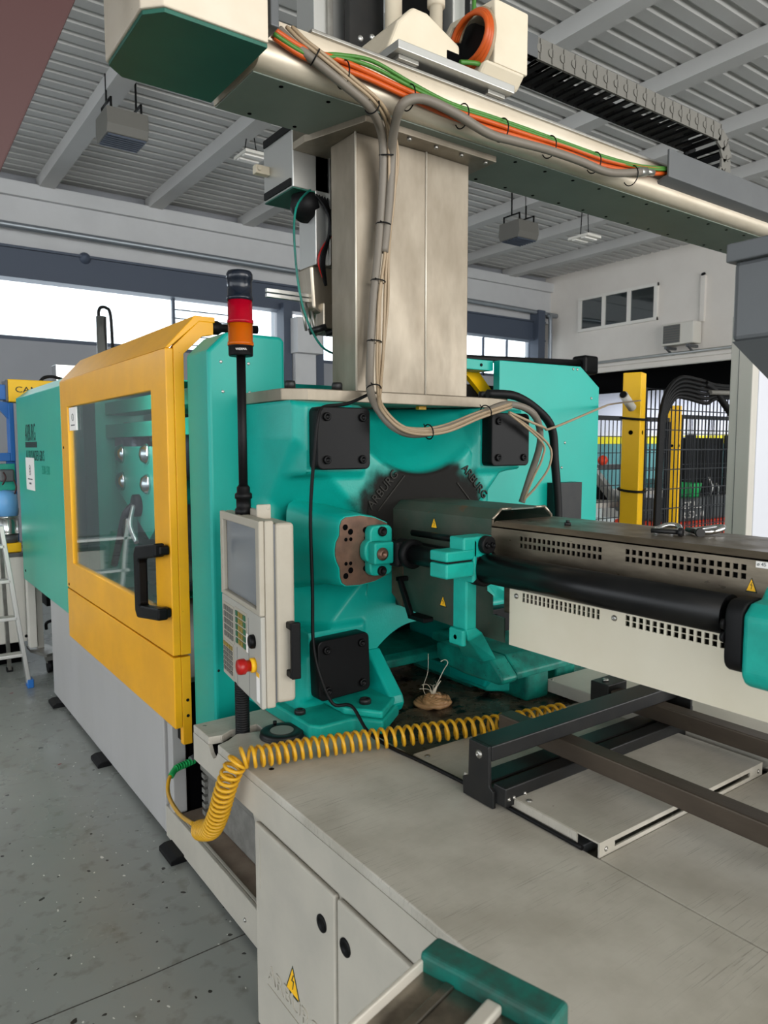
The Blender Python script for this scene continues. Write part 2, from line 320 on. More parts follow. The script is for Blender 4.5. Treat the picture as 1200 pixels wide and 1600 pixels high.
def spline(pts, sub=6):
    P = [Vector(p) for p in pts]
    if len(P) < 3: return P
    out = []
    for i in range(len(P) - 1):
        a = P[max(i - 1, 0)]; b = P[i]; c = P[i + 1]; d = P[min(i + 2, len(P) - 1)]
        for k in range(sub):
            t = k / sub
            out.append(0.5 * ((2 * b) + (c - a) * t + (2 * a - 5 * b + 4 * c - d) * t * t + (3 * b - a - 3 * c + d) * t ** 3))
    out.append(P[-1]); return out
def box(name, m, parent, x0, x1, y0, y1, z0, z1, bevel=0.002, seg=2): return MB().box(x0, x1, y0, y1, z0, z1).build(name, m, parent, bevel, seg)
def tag(o, label, cat, group=None):
    o['label'] = label; o['category'] = cat
    if group: o['group'] = group
    return o
def thing(name, loc, label, cat, group=None):
    o = bpy.data.objects.new(name, None); COL.objects.link(o); o.location = loc; o.empty_display_size = 0.1
    ROOTLOC[o.name] = Vector(loc); return tag(o, label, cat, group)
def struct(o): o['kind'] = 'structure'; return o
def stuff(o): o['kind'] = 'stuff'; return o
def part_label(o, t): o['label'] = t; return o
def copy_tree(o, delta, label=None, group=None):
    c = o.copy(); COL.objects.link(c); c.location = Vector(o.location) + Vector(delta); ROOTLOC[c.name] = ROOTLOC[o.name] + Vector(delta)
    if label: c['label'] = label
    if group: c['group'] = group
    for ch in o.children:
        d = ch.copy(); COL.objects.link(d); d.parent = c
        for g in ch.children:
            e = g.copy(); COL.objects.link(e); e.parent = d
    return c
def text(name, s, size, m, parent, loc, rot, extrude=0.0005, sx=1.0, align='LEFT', sy=1.0):
    cu = bpy.data.curves.new(name, 'FONT'); cu.body = s; cu.size = size; cu.extrude = extrude; cu.align_x = align; cu.align_y = 'BOTTOM'; cu.resolution_u = 3
    o = bpy.data.objects.new(name, cu); COL.objects.link(o); bpy.context.view_layer.update()
    me = bpy.data.meshes.new_from_object(o.evaluated_get(bpy.context.evaluated_depsgraph_get()))
    bpy.data.objects.remove(o); me.transform(Matrix.Diagonal((sx, sy, 1, 1))); me.transform(rot.to_4x4())
    me.materials.clear(); me.materials.append(M[m]); return link(name, me, loc, parent)
# text planes: FX faces -X (reads towards -Y), FY faces -Y (reads towards +X)
FX = Matrix(((0, 0, -1), (-1, 0, 0), (0, 1, 0))); FY = Matrix(((1, 0, 0), (0, 0, -1), (0, 1, 0)))
def bolt(parent, c, axis, r=0.009, h=0.008, m='black', name='bolt'):
    c = Vector(c); d = Vector(axis).normalized()
    b = MB().lathe(c, d, [(r, 0), (r, h * 0.75), (r * 0.86, h), (r * 0.52, h), (r * 0.48, h * 0.45), (0, h * 0.45)], 14)
    return b.build(name, m, parent)
def screw(parent, c, axis, r=0.008, h=0.005, m='zinc', name='screw'):
    return MB().lathe(c, axis, [(r, 0), (r * 0.9, h * 0.5), (r * 0.5, h), (r * 0.3, h), (r * 0.25, h * 0.6), (0, h * 0.6)], 12).build(name, m, parent)
def warning(parent, plane, c, h, w=None, name='warning_sign', bolt_mark=True):
    # triangular yellow sign on an X-facing plane (faces -X), centre c
    w = w or h; x, y, z = c
    tri = lambda k: [(y - w / 2 * k, z - h / 2 * k * 0.9), (y + w / 2 * k, z - h / 2 * k * 0.9), (y, z + h / 2 * k * 1.1)]
    o = MB().prism(tri(1), 'X', x, x - 0.0008).build(name, 'ink', parent)
    MB().prism(tri(0.8), 'X', x - 0.0008, x - 0.0013).build('yellow_field', 'warn', o)
    zz = [(0.06, 0.42), (-0.1, 0.08), (0.06, 0.1), (-0.02, -0.28), (0.04, -0.26), (0.14, 0.18), (-0.01, 0.14), (0.12, 0.42)]
    MB().prism([(y - a * w * 0.8, z - 0.03 * h + b * h * 0.72) for a, b in zz], 'X', x - 0.0013, x - 0.0018).build('flash_symbol', 'ink', o)
    return o

# ------------------------------------------------------------------ the hall
struct(MB().box(-14, 22.2, -10, 13.8, -0.2, 0).box(15.65, 22.2, 13.8, 18.5, -0.2, 0).build('floor', 'floor'))
jb = MB()
for k in range(60):
    x0 = -9 + 0.3 * k; jb.prism([(x0, 2.105 + 0.004 * math.sin(k * 2.3)), (x0 + 0.3, 2.105 + 0.004 * math.sin(k * 2.3 + 2.3)), (x0 + 0.3, 2.1085 + 0.004 * math.sin(k * 2.3 + 2.3)), (x0, 2.1085 + 0.004 * math.sin(k * 2.3))], 'Z', 0.0, 0.001)
struct(jb.build('trim_1', 'jointfill'))
# trapezoidal roof deck, ribs along X
prof = []
y = -10.0
while y < 13.9:
    prof += [(y, 6.12), (y + 0.155, 6.12), (y + 0.178, 6.16), (y + 0.225, 6.16)]; y += 0.248
n = len(prof); d = MB()
for x0, x1 in [(-14 + i * 3.06, -14 + (i + 1) * 3.06) for i in range(10)]:
    d.add([(x0, a, b) for a, b in prof] + [(x1, a, b) for a, b in prof], [(i, i + 1, n + i + 1, n + i) for i in range(n - 1)])
d.box(-14, 16, -10, 14, 6.3, 6.34)
struct(d.build('ceiling', 'ceil'))
for i in range(15):
    x = -11.84 + i * 1.83
    struct(MB().box(x - 0.12, x + 0.12, -10, 13.75, 5.93, 6.12).build('trim_%d' % (i + 2), 'ceil'))
# far wall (along X at Y = 13.8)
w = struct(MB().box(-14, 15.6, 13.8, 14.1, 0, 3.42).box(-14, 15.6, 13.8, 14.1, 4.86, 6.3).box(-14, -4, 13.8, 14.1, 3.42, 4.86)
           .box(7.22, 7.55, 13.75, 14.1, 3.42, 4.86).box(14.9, 15.6, 13.8, 14.1, 3.42, 4.86).build('wall_far', 'bluewall'))
struct(MB().box(-14, 15.35, 13.62, 13.8, 4.9, 5.93).box(-14, 15.35, 13.52, 13.8, 5.72, 5.95).build('trim_22', 'farbeam'))
struct(MB().box(-14, 15.0, 13.5, 13.78, 4.40, 4.88).box(-14, 15.0, 13.45, 13.8, 4.38, 4.42).box(-14, 15.0, 13.45, 13.8, 4.86, 4.9).build('trim_23', 'darksteel'))
for x0, x1, nm in ((-4, 7.2, 1), (7.9, 14.9, 2)):
    g = MB(); k = x1 - 0.05
    while k > x0 + (14 if nm == 1 else 0): g.box(k, k + 0.05, 13.9, 13.95, 3.42, 4.4); k -= 0.85
    g.box(x0, x0 + 0.06, 13.9, 13.95, 3.42, 4.4)
    g.box(x0, x1, 13.9, 13.95, 3.42, 3.5)
    wf = struct(g.build('window_%d' % nm, 'darksteel'))
    struct(MB().box(x0, x1, 13.92, 13.925, 3.5, 4.4).build('pane', 'clearglass', wf))
lv = MB()
for k in range(5): lv.box(4.95, 6.35, 13.7, 13.74, 3.55 + k * 0.16, 3.57 + k * 0.16)
for x in (4.95, 6.33): lv.box(x, x + 0.05, 13.68, 13.76, 3.42, 4.4)
struct(lv.build('window_3', 'darksteel'))
for i, x in enumerate((7.1, 7.85)):
    struct(MB().box(x, x + 0.18, 13.3, 13.6, 0, 4.5).build('trim_%d' % (24 + i), 'darksteel'))
struct(MB().box(7.3, 7.78, 13.2, 13.62, 0, 3.5).prism([(7.25, 3.5), (7.83, 3.5), (7.83, 4.2), (7.25, 4.2)], 'Y', 13.0, 13.62).build('trim_26', 'farbeam'))
struct(MB().box(14.55, 14.8, 13.3, 13.6, 0, 5.15).build('trim_27', 'darksteel'))
tag(MB().tube([(-8, 13.4, 5.24), (6, 13.4, 5.18), (14.6, 13.4, 5.1), (14.95, 13.35, 5.0), (15.0, 13.3, 4.6), (15.0, 13.3, 0.1)], 0.055, 10).build('conduit_pipe', 'pipe'), 'grey pipe running along the far wall above the slate steel beam', 'pipe')
tag(MB().lathe((3.36, 13.62, 4.86), (0, -1, 0), [(0.06, 0), (0.06, 0.06), (0.1, 0.07), (0.1, 0.12), (0.06, 0.19), (0, 0.21)], 16).build('alarm_sounder', 'darksteel'), 'small dark round sounder fixed under the pipe on the far wall', 'alarm')
# right wall (along Y at X = 15.35) with a wide opening to the next hall
struct(MB().box(15.35, 15.65, -10, 14.1, 3.5, 6.3).box(15.35, 15.65, 13.2, 14.1, 0, 3.5).build('wall_right', 'whitepaint'))
struct(MB().box(15.2, 15.36, -10, 13.2, 3.46, 3.62).box(15.12, 15.2, -10, 13.2, 3.58, 3.66).build('trim_28', 'whitepaint'))
struct(MB().box(15.65, 21.5, -10, 18.3, 3.46, 3.56).build('trim_29', 'void'))
struct(MB().box(21.5, 21.7, -10, 18.3, 1.95, 3.56).box(15.65, 21.7, 18.3, 18.5, 1.95, 3.56).build('wall_back', 'lilac'))
struct(MB().box(21.4, 21.7, -10, 18.3, 0, 1.7).box(15.65, 21.7, 18.2, 18.5, 0, 1.7).build('wall_back_lower', 'tealwall'))
struct(MB().box(21.38, 21.7, -10, 18.3, 1.7, 1.95).box(15.65, 21.7, 18.18, 18.5, 1.7, 1.95).build('trim_30', 'stripe'))
tag(MB().tube([(15.05, 13.0, 3.68), (15.05, 0, 3.72)], 0.035, 8, sub=0).build('handrail_pipe', 'alu'), 'silver pipe running along the top of the opening below the air conditioner', 'pipe')
# office window
wf = MB(); Y0, Y1, Z0, Z1 = 10.33, 12.63, 4.55, 5.41
wf.box(15.28, 15.36, Y0, Y1, Z0, Z0 + 0.07).box(15.28, 15.36, Y0, Y1, Z1 - 0.07, Z1)
for k in range(4):
    yy = Y0 + (Y1 - Y0 - 0.09) * k / 3; wf.box(15.285, 15.355, yy, yy + 0.09, Z0 + 0.001, Z1 - 0.001)
wfo = struct(wf.build('window_4', 'frame_white'))
for k in range(3):
    yy = Y0 + 0.09 + (Y1 - Y0 - 0.09) * k / 3
    struct(MB().box(15.325, 15.335, yy, yy + 0.676, Z0 + 0.07, Z1 - 0.07).build('pane', 'officeglass', wfo))
struct(MB().box(15.36, 15.37, Y0, Y1, Z0, Z1).build('trim_31', 'moldgrey'))
# air conditioner on its bracket
ac = thing('air_conditioner', (15.1, 9.6, 3.85), 'small white outdoor air conditioner unit on brackets on the right wall', 'air conditioner')
box('casing', 'offwhite', ac, 14.98, 15.3, 9.2, 9.98, 3.88, 4.36, 0.02)
fg = MB().box(14.965, 14.98, 9.52, 9.93, 3.92, 4.32)
fo_ = fg.build('fan_grille', 'keys', ac)
for k in range(7): MB().box(14.958, 14.965, 9.53, 9.92, 3.94 + k * 0.055, 3.96 + k * 0.055).build('grille_slat', 'greydark', fo_)
for yy in (9.32, 9.85): MB().box(14.95, 15.35, yy - 0.03, yy + 0.03, 3.8, 3.86).prism([(14.98, 3.8), (15.3, 3.62), (15.3, 3.68), (15.04, 3.8)], 'Y', yy - 0.02, yy + 0.02).build('bracket', 'greydark', ac)
MB().box(15.28, 15.35, 9.15, 9.25, 4.36, 5.35).build('pipe_cover', 'whitepaint', ac)
MB().lathe((15.3, 9.2, 5.37), (-0.6, 0, 1), [(0.05, 0), (0.04, 0.04), (0, 0.05)], 10).build('pipe_end', 'black', ac)

# heaters and lamps hanging from the roof
def heater(x, y, z, label):
    t = thing('hanging_heater', (x, y, z), label, 'heater')
    MB().prism([(y - 0.22, z), (y + 0.22, z), (y + 0.26, z + 0.1), (y + 0.24, z + 0.30), (y - 0.24, z + 0.30), (y - 0.26, z + 0.1)], 'X', x - 0.25, x + 0.25).build('casing', 'keys', t, 0.01)
    for k in range(7): MB().box(x - 0.23, x + 0.23, y - 0.2 + k * 0.06, y - 0.18 + k * 0.06, z - 0.02, z).build('louver', 'darksteel', t)
    for sx in (-0.18, 0.18):
        MB().box(x + sx - 0.012, x + sx + 0.012, y - 0.2, y - 0.18, z + 0.3, z + 0.42).box(x + sx - 0.012, x + sx + 0.012, y + 0.18, y + 0.2, z + 0.3, z + 0.42).box(x + sx - 0.012, x + sx + 0.012, y - 0.2, y + 0.2, z + 0.41, z + 0.43).box(x + sx - 0.01, x + sx + 0.01, y - 0.01, y + 0.01, z + 0.42, 6.13).build('hanger', 'black', t)
heater(2.86, 9.5, 5.36, 'boxy grey heater hanging from the roof at the left, before the far wall')
heater(9.83, 9.5, 5.28, 'boxy grey heater hanging from the roof below the robot beam, at the right')
def lamp(x, y, z, label):
    t = thing('hanging_lamp', (x, y, z), label, 'lamp')
    MB().box(x - 0.17, x + 0.17, y - 0.2, y + 0.2, z + 0.02, z + 0.06).build('tray', 'offwhite', t)
    for s in (-0.09, 0.09): MB().box(x - 0.15, x + 0.15, y + s - 0.04, y + s + 0.04, z, z + 0.02).build('tube', 'white', t)
    for s in (-0.1, 0.1): MB().cyl((x + s, y, z + 0.06), (x + s * 0.3, y, 6.13), 0.008, 6).build('wire', 'black', t)
lamp(4.74, 9.8, 5.66, 'twin tube lamp hanging between roof beams left of the steel column')
lamp(9.8, 8.0, 4.95, 'twin tube lamp hanging from the roof near the office window')
tag(MB().prism([(0.473, 2.652), (0.295, 2.222), (-0.3, 2.222), (-0.3, 3.0), (0.617, 3.0)], 'Y', 1.9, 2.0).build('red_canopy', 'redpaint', None, 0.004), 'dull red painted steel plate of a neighbouring machine at the upper left corner', 'plate')

# ------------------------------------------------------------------ machine base under the clamp side
CX = 1.597
mb = thing('clamping_side_housing', (1.6, 3.9, 0), 'long grey sheet metal machine base under the teal cover and yellow door', 'machine base')
box('side_panel', 'basegrey', mb, 0.94, 2.25, 2.83, 4.93, 0.03, 0.66, 0.006)
box('end_post', 'basegrey', mb, 0.945, 1.0, 2.745, 2.80, 0.14, 0.66, 0.004)
box('recess_shade', 'void', mb, 1.02, 2.24, 2.76, 2.825, 0.03, 0.64)  # near-black sheet standing in for the shade inside the recess
MB().box(0.956, 1.6, 1.75, 2.745, 0.10, 0.138).build('shelf', 'shelfgrime', mb)
rl = MB().box(0.94, 0.955, 1.75, 2.83, 0.02, 0.15).box(0.955, 0.968, 1.75, 2.745, 0.135, 0.15)
rl.build('plinth_rail', 'grey', mb, 0.003)
screw(mb, (0.94, 2.08, 0.07), (-1, 0, 0), 0.008)
MB().prism([(2.17, 0.64), (1.80, 0.64), (1.80, 0.12), (1.88, 0.12)], 'X', 0.962, 0.99).build('gusset', 'grey', mb, 0.002)
for yy in (4.78, 3.75, 2.70):
    b = MB(); b.prism([(0.888, 0.0), (1.1, 0.0), (1.1, 0.03), (0.91, 0.03), (0.888, 0.02)], 'Y', yy - 0.07, yy + 0.07); b.build('levelling_foot', 'rubber', mb, 0.003)
tk = thing('drip_tank', (1.3, 2.4, 0.15), 'worn grey ribbed tank standing in the recess behind the yellow hose', 'tank')
MB().box(1.05, 1.6, 1.95, 2.66, 0.14, 0.34).build('body', 'tanktex', tk, 0.01)
MB().box(1.03, 1.6, 1.93, 2.68, 0.33, 0.365).build('rim', 'tanktex', tk, 0.006)
for k in range(6): MB().box(1.035, 1.06, 2.645, 2.675, 0.15 + k * 0.03, 0.168 + k * 0.03).build('rib', 'tanktex', tk)
tag(MB().box(1.06, 1.12, 2.70, 2.74, 0.36, 0.44).cyl((1.06, 2.72, 0.38), (1.0, 2.70, 0.37), 0.014, 10).build('air_valve', 'greydark', None, 0.003), 'dark air valve block at the end of the green hose fitting', 'valve')

# ------------------------------------------------------------------ machine bed (injection side)
bd = thing('machine_bed', (1.6, 0.8, 0), 'broad grey steel machine bed with scratched top in the foreground', 'machine bed')
strip = [(0.82, -0.7), (1.243, -0.7), (1.243, 2.18), (0.82, 2.18), (0.82, 2.055), (0.86, 2.045), (0.90, 2.07), (0.985, 2.065), (0.985, 2.005), (0.90, 2.03), (0.86, 2.0), (0.82, 1.985)]
MB().prism(strip, 'Z', 0.695, 0.72).build('top_plate', 'bed', bd, 0.003)
MB().box(0.82, 0.832, -0.7, 1.985, 0.607, 0.695).box(0.82, 0.832, 2.055, 2.18, 0.607, 0.695).prism([(1.985, 0.607), (2.055, 0.607), (2.055, 0.695), (2.04, 0.675), (2.02, 0.665), (2.0, 0.675), (1.985, 0.695)], 'X', 0.82, 0.832).build('skirt', 'grey', bd)
MB().box(0.834, 1.0, 1.9, 2.17, 0.62, 0.69).build('slot_liner', 'void', bd)
screw(bd, (0.845, 2.15, 0.72), (0, 0, 1), 0.007, 0.002); screw(bd, (0.875, 1.745, 0.72), (0, 0, 1), 0.008, 0.0015, 'rubber')
MB().box(0.83, 2.37, -0.7, 1.735, 0.0, 0.60).box(1.0, 2.37, -0.7, 1.735, 0.60, 0.69).build('cabinet_body', 'grey', bd)
doors = []
for i, (y0, y1) in enumerate(((1.325, 1.733), (0.90, 1.315), (0.45, 0.89))):
    dr = box('cabinet_door', 'grey', bd, 0.815, 0.83, y0, y1, 0.015, 0.594, 0.006, 3); doors.append(dr)
    ly = 1.38 if i == 0 else (1.279 if i == 1 else 0.5)
    MB().lathe((0.8155, ly, 0.50), (-1, 0, 0), [(0.021, 0), (0.021, 0.003), (0.016, 0.004), (0.012, 0.004), (0.010, 0.002), (0, 0.002)], 20).build('lock', 'black', dr)
MB().box(0.817, 0.82, 1.727, 1.734, 0.46, 0.53).build('hinge', 'black', doors[0])
MB().box(0.8135, 0.8155, 1.700, 1.705, 0.42, 0.56).build('cast_rib', 'grey', doors[0])
warning(doors[0], 'X', (0.8148, 1.525, 0.262), 0.082, 0.076, 'voltage_warning_sign')
text('embossed_lettering', 'ARBURG', 0.062, 'grey', doors[0], (0.814, 1.665, 0.178), FX, 0.0022, 1.15)
MB().box(0.8125, 0.8155, 1.36, 1.665, 0.162, 0.171).build('embossed_underline', 'grey', doors[0])
# inner deck pieces
box('front_deck_plate', 'bed', bd, 1.246, 2.37, -0.7, 0.939, 0.70, 0.719)
sp = MB().box(1.247, 1.935, 0.945, 1.22, 0.748, 0.752)
fl = [(1.247, 0.72), (1.935, 0.72), (1.935, 0.752), (1.247, 0.752)]
sp.box(1.247, 1.30, 0.941, 0.945, 0.715, 0.752).box(1.87, 1.935, 0.941, 0.945, 0.715, 0.752).box(1.30, 1.87, 0.941, 0.945, 0.715, 0.728).box(1.30, 1.87, 0.941, 0.945, 0.741, 0.752).box(1.58, 1.60, 0.941, 0.945, 0.72, 0.752)
spo = sp.build('slotted_plate', 'bed', bd)
for x in (1.27, 1.915): screw(spo, (x, 0.941, 0.732), (0, -1, 0), 0.006, 0.003, 'zinc')
screw(spo, (1.265, 1.16, 0.752), (0, 0, 1), 0.008, 0.004)
box('slot_backing', 'greydark', bd, 1.252, 1.93, 0.99, 1.37, 0.70, 0.722)
MB().box(1.2445, 1.248, 1.0, 1.37, 0.716, 0.751).build('plate_side', 'bed', bd)
MB().box(1.247, 1.935, 1.22, 1.37, 0.715, 0.735).build('plate_step', 'bed', bd)
box('mid_deck_plate', 'bed', bd, 1.25, 2.0, 1.37, 1.595, 0.70, 0.72, 0.003)
screw(bd, (1.275, 1.56, 0.72), (0, 0, 1), 0.008, 0.003)
box('drip_tray', 'tray', bd, 1.243, 2.37, 1.595, 2.75, 0.69, 0.705, 0.001)
box('rear_deck_plate', 'bed', bd, 2.0, 2.37, -0.5, 1.595, 0.70, 0.7195, 0.002)
bx = thing('cable_duct_box', (2.2, 1.3, 0.72), 'low grey sheet metal box on the bed behind the black frame', 'box')
box('casing', 'grey', bx, 1.972, 2.35, 0.3, 1.737, 0.7205, 0.765, 0.003); screw(bx, (1.985, 1.72, 0.765), (0, 0, 1), 0.006, 0.003)

# dish on the bed
ds = thing('locating_ring', (1.008, 1.936, 0.72), 'round black flanged ring lying on the bed beside the platen foot', 'ring')
MB().lathe((1.008, 1.936, 0.72), (0, 0, 1), [(0.068, 0), (0.068, 0.005), (0.066, 0.006), (0.066, 0.014), (0.062, 0.017), (0.034, 0.017), (0.030, 0.004), (0, 0.004)], 40).build('flange', 'blackmetal', ds)
MB().lathe((1.008, 1.936, 0.737), (0, 0, 1), [(0.036, 0.001), (0.020, -0.007), (0.008, -0.010), (0, -0.010)], 32).build('cone', 'stone', ds)
MB().cyl((1.012, 1.99, 0.737), (1.012, 1.99, 0.748), 0.006, 10).build('pin', 'black', ds)
# ------------------------------------------------------------------ teal rear cover with lettering
rc = thing('rear_cover', (1.6, 4.95, 0.68), 'teal sheet metal machine cover with dark lettering, left of the yellow door', 'machine cover')
so = [(0.90, 0.68), (2.29, 0.68), (2.29, 1.93), (2.20, 2.0), (0.985, 2.0), (0.90, 1.935)]; si = [(0.91, 0.69), (2.28, 0.69), (2.28, 1.925), (2.195, 1.99), (0.99, 1.99), (0.91, 1.93)]
b = MB(); b.add([(x, y_, z) for y_ in (4.25, 5.585) for L_ in (so, si) for x, z in L_], [q for k in range(6) for q in (((k, (k + 1) % 6, 12 + (k + 1) % 6, 12 + k)), (6 + k, 18 + k, 18 + (k + 1) % 6, 6 + (k + 1) % 6), (k, 6 + k, 6 + (k + 1) % 6, (k + 1) % 6))] + [(12, 13, 14, 15, 16, 17)])
b.add([(x, 5.575, z) for x, z in si], [(0, 5, 4, 3, 2, 1)]); b.build('cover_panel', 'tealcover', rc, 0.02, 3)
text('maker_lettering', 'ARBURG', 0.155, 'ink', rc, (0.8992, 5.30, 1.612), FX, 0.0004, 0.58)
MB().box(0.8988, 0.8998, 4.92, 5.30, 1.600, 1.636).build('lettering_bar', 'ink', rc)
text('model_lettering', 'ALLROUNDER 630 S', 0.092, 'ink', rc, (0.8992, 5.29, 1.500), FX, 0.0004, 0.70)
text('faded_lettering', '2500-1300', 0.075, 'inkfaint', rc, (0.8992, 4.80, 1.425), FX, 0.0004, 0.7)
pp = MB().box(0.8975, 0.899, 5.03, 5.31, 1.325, 1.535).build('notice_paper', 'white', rc)
for a in (1.475, 1.455, 1.435): MB().tube([(0.8972, 5.17 + 0.02 * math.cos(R(t)), a + 0.012 * math.sin(R(t))) for t in range(0, 361, 30)], 0.0018, 5, 0).build('symbol', 'textgrey', pp)
MB().box(0.8970, 0.8975, 5.10, 5.25, 1.392, 1.400).build('notice_line', 'textgrey', pp); MB().box(0.8970, 0.8975, 5.14, 5.21, 1.362, 1.374).build('notice_line', 'textgrey', pp)
screw(rc, (0.9, 5.50, 0.75), (-1, 0, 0), 0.01, 0.004, 'black')
# small machine parts above the cover
tp = thing('steel_cylinder', (1.68, 6.3, 1.0), 'upright chrome cylinder with looped black hose standing above the machine', 'cylinder')
MB().cyl((1.678, 6.3, 1.0), (1.678, 6.3, 2.67), 0.041, 20).build('tube', 'chrome', tp)
MB().tube([(1.66, 6.3, 2.64), (1.66, 6.3, 2.71), (1.68, 6.3, 2.745), (1.72, 6.3, 2.745), (1.745, 6.28, 2.70), (1.755, 6.28, 2.5), (1.76, 6.28, 1.9)], 0.013, 8).build('hose', 'black', tp)
tag(MB().prism([(0, 0), (0.34, 0), (0.3, 0.12), (0.16, 0.16), (0.04, 0.12)], 'Y', 6.0, 6.2).build('hoist_hook_block', 'yellowpost'), 'small yellow lifting block beside the chrome cylinder', 'hoist')
bpy.data.objects['hoist_hook_block'].location = (1.80, 6.1, 2.02)

# ------------------------------------------------------------------ yellow sliding door
dr = thing('sliding_safety_door', (0.95, 3.4, 0.5), 'yellow sliding safety door with large window and black handle', 'door')
A, B, Z0, Z1, S = 2.575, 4.245, 0.557, 1.952, 0.83
w0, w1, wz0, wz1 = 2.745, 4.09, 0.984, 1.812
MB().lathe((1.09, 2.66, 2.05), (1, -0.15, 0.03), [(0.022, 0), (0.026, 0.02), (0.026, 0.045), (0.016, 0.06), (0.016, 0.2)], 14).build('damper', 'rubber', dr)
o_ = [(A, S + 0.004), (B, S + 0.004), (B, Z1), (A, Z1)]; i_ = [(w0, wz0), (w1, wz0), (w1, wz1), (w0, wz1)]
def ringplate(outer, inner, x0, x1):
    m = MB(); vs = [(x0, *p) for p in outer] + [(x0, *p) for p in inner] + [(x1, *p) for p in outer] + [(x1, *p) for p in inner]
    fs = []
    for k in range(4):
        j = (k + 1) % 4
        fs += [(k, j, 4 + j, 4 + k), (8 + k, 12 + k, 12 + j, 8 + j), (k, 8 + k, 8 + j, j), (4 + k, 4 + j, 12 + j, 12 + k)]
    return m.add(vs, fs)
ringplate(o_, i_, 0.90, 0.93).build('front_panel', 'yellow', dr, 0.004)
MB().box(0.90, 0.93, A, B, Z0, S - 0.003).build('lower_panel', 'yellow', dr, 0.004)
MB().prism([(0.90, Z1), (0.915, Z1), (1.03, 2.055), (1.09, 2.055), (1.09, 2.075), (1.013, 2.075)], 'Y', A, B).build('sloped_top', 'yellow', dr, 0.003)
MB().prism([(0.93, S + 0.004), (0.968, S + 0.004), (0.968, 1.935), (1.04, 2.003), (1.083, 2.012), (1.083, 2.056), (1.028, 2.056), (0.93, 1.96)], 'Y', A, A + 0.03).build('side_return', 'yellow', dr, 0.002)
MB().box(0.93, 0.965, A, A + 0.03, 0.49, S - 0.004).build('lower_side_return', 'yellow', dr, 0.002)
MB().box(0.93, 0.95, A + 0.03, A + 0.06, 0.5, 1.9).build('edge_seal', 'rubber', dr)
MB().box(0.912, 0.918, w0 - 0.012, w1 + 0.012, wz0 - 0.012, wz1 + 0.012).build('window_pane', 'pane', dr)
st = MB().box(0.908, 0.9115, 3.93, 4.085, 1.688, 1.806).build('window_notice', 'white', dr)
MB().tube([(0.9077, 4.008 + 0.018 * math.cos(R(t)), 1.755 + 0.018 * math.sin(R(t))) for t in range(0, 361, 30)], 0.0018, 5, 0).build('symbol', 'textgrey', st); MB().box(0.9076, 0.908, 3.97, 4.05, 1.712, 1.718).build('notice_line', 'textgrey', st)
hd = MB().prism([(2.59, 1.255), (2.82, 1.222), (2.845, 1.19), (2.845, 0.965), (2.82, 0.94), (2.57, 0.975), (2.57, 1.02), (2.775, 0.995), (2.79, 1.0), (2.79, 1.165), (2.775, 1.175), (2.59, 1.205)], 'X', 0.845, 0.885)
hd.box(0.86, 0.90, 2.58, 2.63, 1.21, 1.245).box(0.86, 0.90, 2.575, 2.625, 0.98, 1.015)
hd.build('handle', 'black', dr, 0.008, 3)
for z in (0.66, 0.60): bolt(dr, (0.95, A, z), (0, -1, 0), 0.006, 0.002)
for y_, z in ((4.20, 1.60), (4.20, 0.855)): screw(dr, (0.90, y_, z), (-1, 0, 0), 0.008, 0.003, 'black')

# ------------------------------------------------------------------ clamp unit seen through the pane
cu = thing('clamp_unit', (1.6, 3.9, 0.66), 'teal and dark steel clamping mechanism behind the door window', 'clamp unit')
box('post', 'tealcover', cu, 1.20, 1.5, 4.72, 5.02, 0.7, 1.9)
box('upper_beam', 'tealcover', cu, 1.26, 1.45, 2.75, 4.72, 1.80, 1.875); box('lower_beam', 'tealcover', cu, 1.26, 1.45, 2.75, 4.72, 1.66, 1.74)
box('crosshead', 'moldgrey', cu, 1.42, 1.9, 4.1, 4.70, 0.75, 1.55, 0.04); box('moving_platen', 'moldgrey', cu, 1.4, 1.94, 3.05, 3.4, 0.75, 1.55, 0.03)
MB().cyl((1.5, 2.85, 1.58), (1.5, 4.7, 1.58), 0.06, 20).cyl((1.5, 2.85, 0.9), (1.5, 4.7, 0.9), 0.06, 20).build('tie_bars', 'zinc', cu)
MB().lathe((1.40, 4.45, 1.60), (-1, 0, 0), [(0.15, 0), (0.15, 0.10), (0.12, 0.13), (0.05, 0.13), (0, 0.12)], 24).build('link_hub', 'moldgrey', cu)
MB().lathe((1.40, 3.66, 1.60), (-1, 0, 0), [(0.17, 0), (0.17, 0.10), (0.13, 0.12), (0.06, 0.12), (0, 0.11)], 24).build('drive_hub', 'moldgrey', cu)
MB().box(1.00, 1.04, 2.9, 4.2, 1.925, 1.945).build('added_light_strip', 'white', cu)  # plain white strip added as a fixture for the fill light below
area('clamp_fill', (1.03, 3.6, 1.92), (1.35, 3.9, 1.55), 0.05, 1.2, 7, (0.95, 1.0, 1.0))  # added fill light that brightens the clamp unit behind the pane
pl = MB().prism([(4.36, 1.605), (3.66, 1.605), (3.66, 1.20), (3.78, 1.12), (4.0, 1.22), (4.34, 1.36)], 'X', 1.21, 1.24).build('bolt_plate', 'tealcover', cu, 0.004)
box('plate_arm', 'tealdark', cu, 1.24, 1.5, 3.7, 4.3, 1.3, 1.5)
for y_ in (4.22, 3.78):
    for z in (1.565, 1.41): MB().lathe((1.21, y_, z), (-1, 0, 0), [(0.055, 0), (0.05, 0.012), (0.035, 0.03), (0.012, 0.038), (0, 0.039)], 20).build('dome_nut', 'chrome', pl)
MB().lathe((1.21, 3.93, 1.29), (-1, 0, 0), [(0.06, 0), (0.06, 0.03), (0.045, 0.035), (0, 0.035)], 20).build('cable_gland', 'black', pl)
